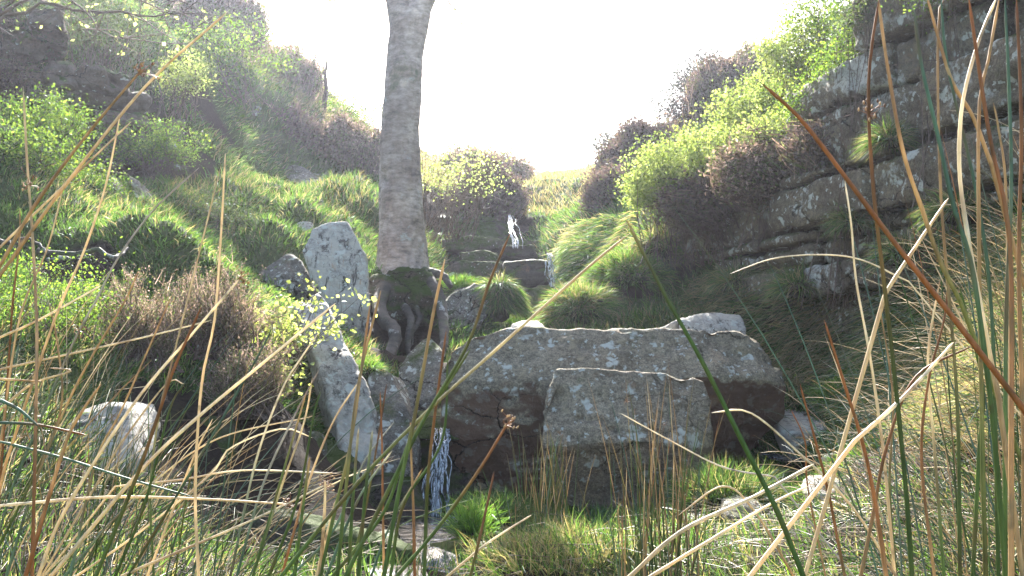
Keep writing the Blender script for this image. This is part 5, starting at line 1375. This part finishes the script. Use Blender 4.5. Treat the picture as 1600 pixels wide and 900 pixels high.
# right near clump
RN_ = rush_clump('tall close rush clump filling the right edge of the view', (.42, .75))
for a in [
 ([(1255, 900), (1215, 800), (1160, 690), (1100, 570), (1040, 462), (978, 342)], 10.5, .5, 'dkgreen', 'tan', False, .97), ([(1600, 640), (1500, 510), (1400, 382), (1310, 262), (1250, 185), (1190, 130)], 11.5, .48, 'rust', 'rust', False, .8),
 ([(1425, 900), (1415, 760), (1395, 560), (1380, 430), (1365, 300), (1357, 170), (1360, 90), (1374, -6)], 9, .6, 'green', 'rust', .84, .6), ([(1500, 470), (1470, 410), (1440, 325), (1410, 232), (1385, 92), (1372, -4)], 9, .62, 'green', 'tan', False, .3),
 ([(1550, 640), (1520, 425), (1490, 322), (1465, 210), (1440, 102), (1428, 14)], 10, .55, 'green', 'teal', False, .4), ([(1560, 620), (1540, 520), (1515, 385), (1500, 280), (1500, 200), (1508, 140), (1530, 62), (1560, -10)], 9.5, .56, 'tan', 'pale', False, .3),
 ([(1540, 900), (1535, 700), (1530, 400), (1530, 172), (1545, 90), (1562, -8)], 9, .6, 'green', 'tan', False, .5), ([(1580, 900), (1580, 700), (1580, 425), (1570, 322), (1548, 222), (1530, 110), (1513, -8)], 10.5, .52, 'tan', 'rust', False, .5),
 ([(1570, 900), (1572, 500), (1580, 300), (1577, 150), (1570, -8)], 9, .6, 'green', 'teal', False, .5), ([(1550, 260), (1520, 182), (1485, 120), (1448, -6)], 8, .65, 'tan', 'tan', False, .5), ([(1380, 470), (1390, 448), (1440, 372), (1482, 310)], 8, .65, 'straw', 'straw', False, .5),
 ([(1560, 900), (1550, 500), (1525, 300), (1480, 100), (1470, -8)], 8, .65, 'green', 'teal', False, .5), ([(1500, 900), (1495, 620), (1470, 300), (1466, 40), (1478, -6)], 7, .75, 'green', 'tan', False, .5), ([(1575, 560), (1572, 300), (1560, 200), (1552, 160)], 6, .85, 'straw', 'tan', False, .5),
 ([(1335, 690), (1400, 632), (1450, 580), (1490, 535)], 8.5, .6, 'straw', 'pale', False, .4), ([(1380, 700), (1360, 560), (1338, 440), (1330, 350), (1320, 282)], 5.5, .95, 'straw', 'pale', False, .5),
 ([(1385, 900), (1370, 800), (1350, 700), (1320, 602), (1288, 500)], 8, .65, 'tan', 'rust', False, .3), ([(1320, 900), (1310, 850), (1290, 750), (1250, 600)], 6, .8, 'tan', 'rust', False, .3), ([(1345, 900), (1365, 800), (1385, 700), (1430, 590), (1520, 540)], 7, .75, 'tan', 'rust', False, .4),
 ([(980, 905), (1065, 830), (1180, 775), (1272, 725)], 8.5, .6, 'straw', 'pale', False, .5), ([(1010, 905), (1100, 850), (1200, 790), (1262, 760)], 7, .7, 'straw', 'pale', False, .5), ([(1400, 900), (1390, 760), (1395, 620), (1375, 480)], 5, 1.0, 'green', 'tan', False, .5),
 ([(1475, 900), (1460, 700), (1450, 560), (1468, 440)], 6, .9, 'green', 'straw', False, .5), ([(1520, 900), (1530, 700), (1535, 600), (1500, 450)], 8, .65, 'green', 'green', False, .5), ([(1600, 700), (1592, 420), (1596, 200), (1588, -6)], 9, .58, 'tan', 'rust', False, .5),
 ([(1460, 900), (1440, 720), (1450, 600), (1475, 500), (1482, 440)], 6, .85, 'tan', 'rust', False, .4), ([(1210, 745), (1130, 730), (1050, 690), (968, 645)], 3.5, 1.3, 'grey', 'pale', False, .5), ([(1400, 900), (1330, 790), (1240, 700), (1170, 644), (1112, 645)], 5.5, .95, 'straw', 'pale', False, .5),
 ([(1420, 440), (1330, 402), (1220, 402), (1140, 428)], 3.2, 1.4, 'pale', 'pale', False, .5), ([(1240, 900), (1180, 800), (1130, 760), (1060, 805)], 5, 1.0, 'tan', 'straw', False, .5), ([(1290, 900), (1262, 760), (1258, 690), (1236, 640)], 4, 1.1, 'tan', 'rust', False, .5)]:
    hero(RN_, *a[:6], mix=a[6])

def random_stem(at, h, lean, az, curve, r, n=12):
    z = float(Hf(np.array([at[0]]), np.array([at[1]]))[0]) - .02
    s = np.linspace(0, 1, n)
    ang = lean + curve * s ** 1.6
    ds = h / (n - 1)
    dx = np.cumsum(np.sin(ang)) * ds; dz = np.cumsum(np.cos(ang)) * ds
    return np.c_[at[0] + np.cos(az) * dx, at[1] + np.sin(az) * dx, z + dz]

def fill(root, cx, cy, rx, ry, n, h, lean, az, curve, mixk, r=.0016, extra=0):
    b = Batch()
    for k in range(n + extra):
        a = random.uniform(0, 6.283); q = math.sqrt(random.random())
        at = (cx + math.cos(a) * q * rx, cy + math.sin(a) * q * ry)
        hh = random.uniform(*h)
        A = random.gauss(*az)
        p = random_stem(at, hh, abs(random.gauss(*lean)), A, random.uniform(*curve), r)
        kk = random.choices(list(mixk), list(mixk.values()))[0]
        bc, tc = {'g': ('green', 'tan'), 't': ('teal', 'teal'), 's': ('straw', 'pale'), 'n': ('tan', 'straw'), 'r': ('tan', 'rust'), 'd': ('dkgreen', 'green')}[kk]
        rr_ = r * random.uniform(.7, 1.2)
        mx = random.uniform(.55, 1.0)
        if k < n:
            add_stem(root, p, rr_, bc, tc, random.random() < .06, mx, 6)
        else:
            v, q_, c = stem_mesh(p, rr_, bc, tc, 5, mx); b.add(v, q_, None, c)
    if extra:
        link('fine_stems', b.mesh('fine_stems'), M['rush'], root)['kind'] = 'stuff'

# fill-in stems behind the near ones
L2 = rush_clump('mid-distance rush clump at the left, behind the nearest stems', (-1.1, 2.2))
fill(L2, -1.1, 2.2, .5, .5, 60, (.45, .95), (.28, .2), (.5, 1.2), (.1, .8), {'g': 5, 't': 4, 's': 2, 'n': 1, 'd': 5}, .0016, 90)
L3 = rush_clump('rush clump with flattened straw stems in front of the long slab', (-.95, 3.0))
fill(L3, -1.15, 3.05, .35, .35, 34, (.5, .9), (.6, .25), (.1, .4), (.4, 1.1), {'g': 2, 't': 2, 's': 4, 'n': 1}, .0017, 24)
L4 = rush_clump('rush clump at the far left below the soil hollow', (-2.0, 3.6))
fill(L4, -1.9, 3.7, .5, .5, 50, (.45, .85), (.25, .18), (.3, 1.2), (.1, .7), {'g': 5, 't': 3, 's': 2, 'n': 1, 'd': 5}, .0018, 110)
L5 = rush_clump('low rushes beside the pale round-topped stone', (-1.45, 3.7))
fill(L5, -1.45, 3.75, .3, .3, 30, (.3, .55), (.3, .2), (.2, .9), (.1, .8), {'g': 3, 't': 3, 's': 2, 'd': 3}, .0017, 20)
M2 = rush_clump('upright tuft of rushes before the left corner of the cracked block', (.12, 4.6))
fill(M2, .14, 4.6, .14, .12, 45, (.3, .62), (.10, .10), (1.6, 1.5), (.0, .25), {'g': 5, 't': 2, 'n': 1, 'd': 2}, .0026, 30)
M3 = rush_clump('slender rush tuft standing before the middle of the cracked block', (.48, 3.3))
fill(M3, .47, 3.3, .14, .12, 55, (.4, .85), (.10, .09), (1.6, 1.6), (.0, .22), {'g': 5, 't': 1, 'n': 2, 'd': 2, 'r': 1}, .0021, 30)
R2 = rush_clump('bent bleached rushes sprawling left from the right bank', (2.1, 3.8))
fill(R2, 2.2, 3.9, .3, .6, 90, (.55, .92), (.5, .3), (3.1, .45), (.5, 1.2), {'s': 5, 'n': 1, 't': 4, 'g': 3}, .0016, 190)
R3 = rush_clump('low matted rushes at the lower right corner', (1.3, 2.7))
fill(R3, 1.5, 2.9, .38, .5, 90, (.4, .75), (.6, .35), (3.0, .9), (.4, 1.2), {'s': 4, 'n': 1, 't': 5, 'g': 4, 'd': 2}, .0015, 220)
R4 = rush_clump('green upright rushes behind the close clump at right', (1.15, 1.9))
fill(R4, 1.0, 1.9, .3, .35, 40, (.7, 1.25), (.10, .08), (1.6, 1.2), (.0, .3), {'g': 5, 't': 3, 'n': 2, 'd': 3, 'r': 1}, .0019, 10)
R5 = rush_clump('spreading straw rushes beside the trickle on the right', (1.45, 4.7))
fill(R5, 1.75, 4.7, .35, .4, 40, (.3, .6), (.6, .35), (3.0, .9), (.4, 1.2), {'s': 5, 'n': 1, 't': 3, 'g': 2}, .0018, 50)
R6 = rush_clump('bleached rushes at the foot of the cliff, far right', (2.55, 4.9))
fill(R6, 2.6, 4.9, .3, .5, 35, (.45, .8), (.5, .3), (3.1, .6), (.4, 1.0), {'s': 4, 'n': 1, 't': 2, 'g': 3}, .002, 40)

# ------------------------------------------------------------------ haze volume added to imitate the lens veil
m, nt, out = nodes('veil_volume')
pv = N(nt, 'ShaderNodeVolumePrincipled')
pv.inputs['Color'].default_value = (.80, .84, 1.0, 1)
pv.inputs['Density'].default_value = .0012
pv.inputs['Anisotropy'].default_value = .75
nt.links.new(pv.outputs[0], out.inputs['Volume'])
bm = bmesh.new(); bmesh.ops.create_cube(bm, size=1)
for v_ in bm.verts: v_.co = Vector((v_.co.x * 300, 13 + v_.co.y * 320, 0 + (13.5 if v_.co.z > 0 else -4.0)))
me = bpy.data.meshes.new('haze'); bm.to_mesh(me); bm.free()
o = link('haze', me, m, smooth=False)
tag(o, 'haze volume added to imitate lens veil over the gully', None, None, 'stuff')
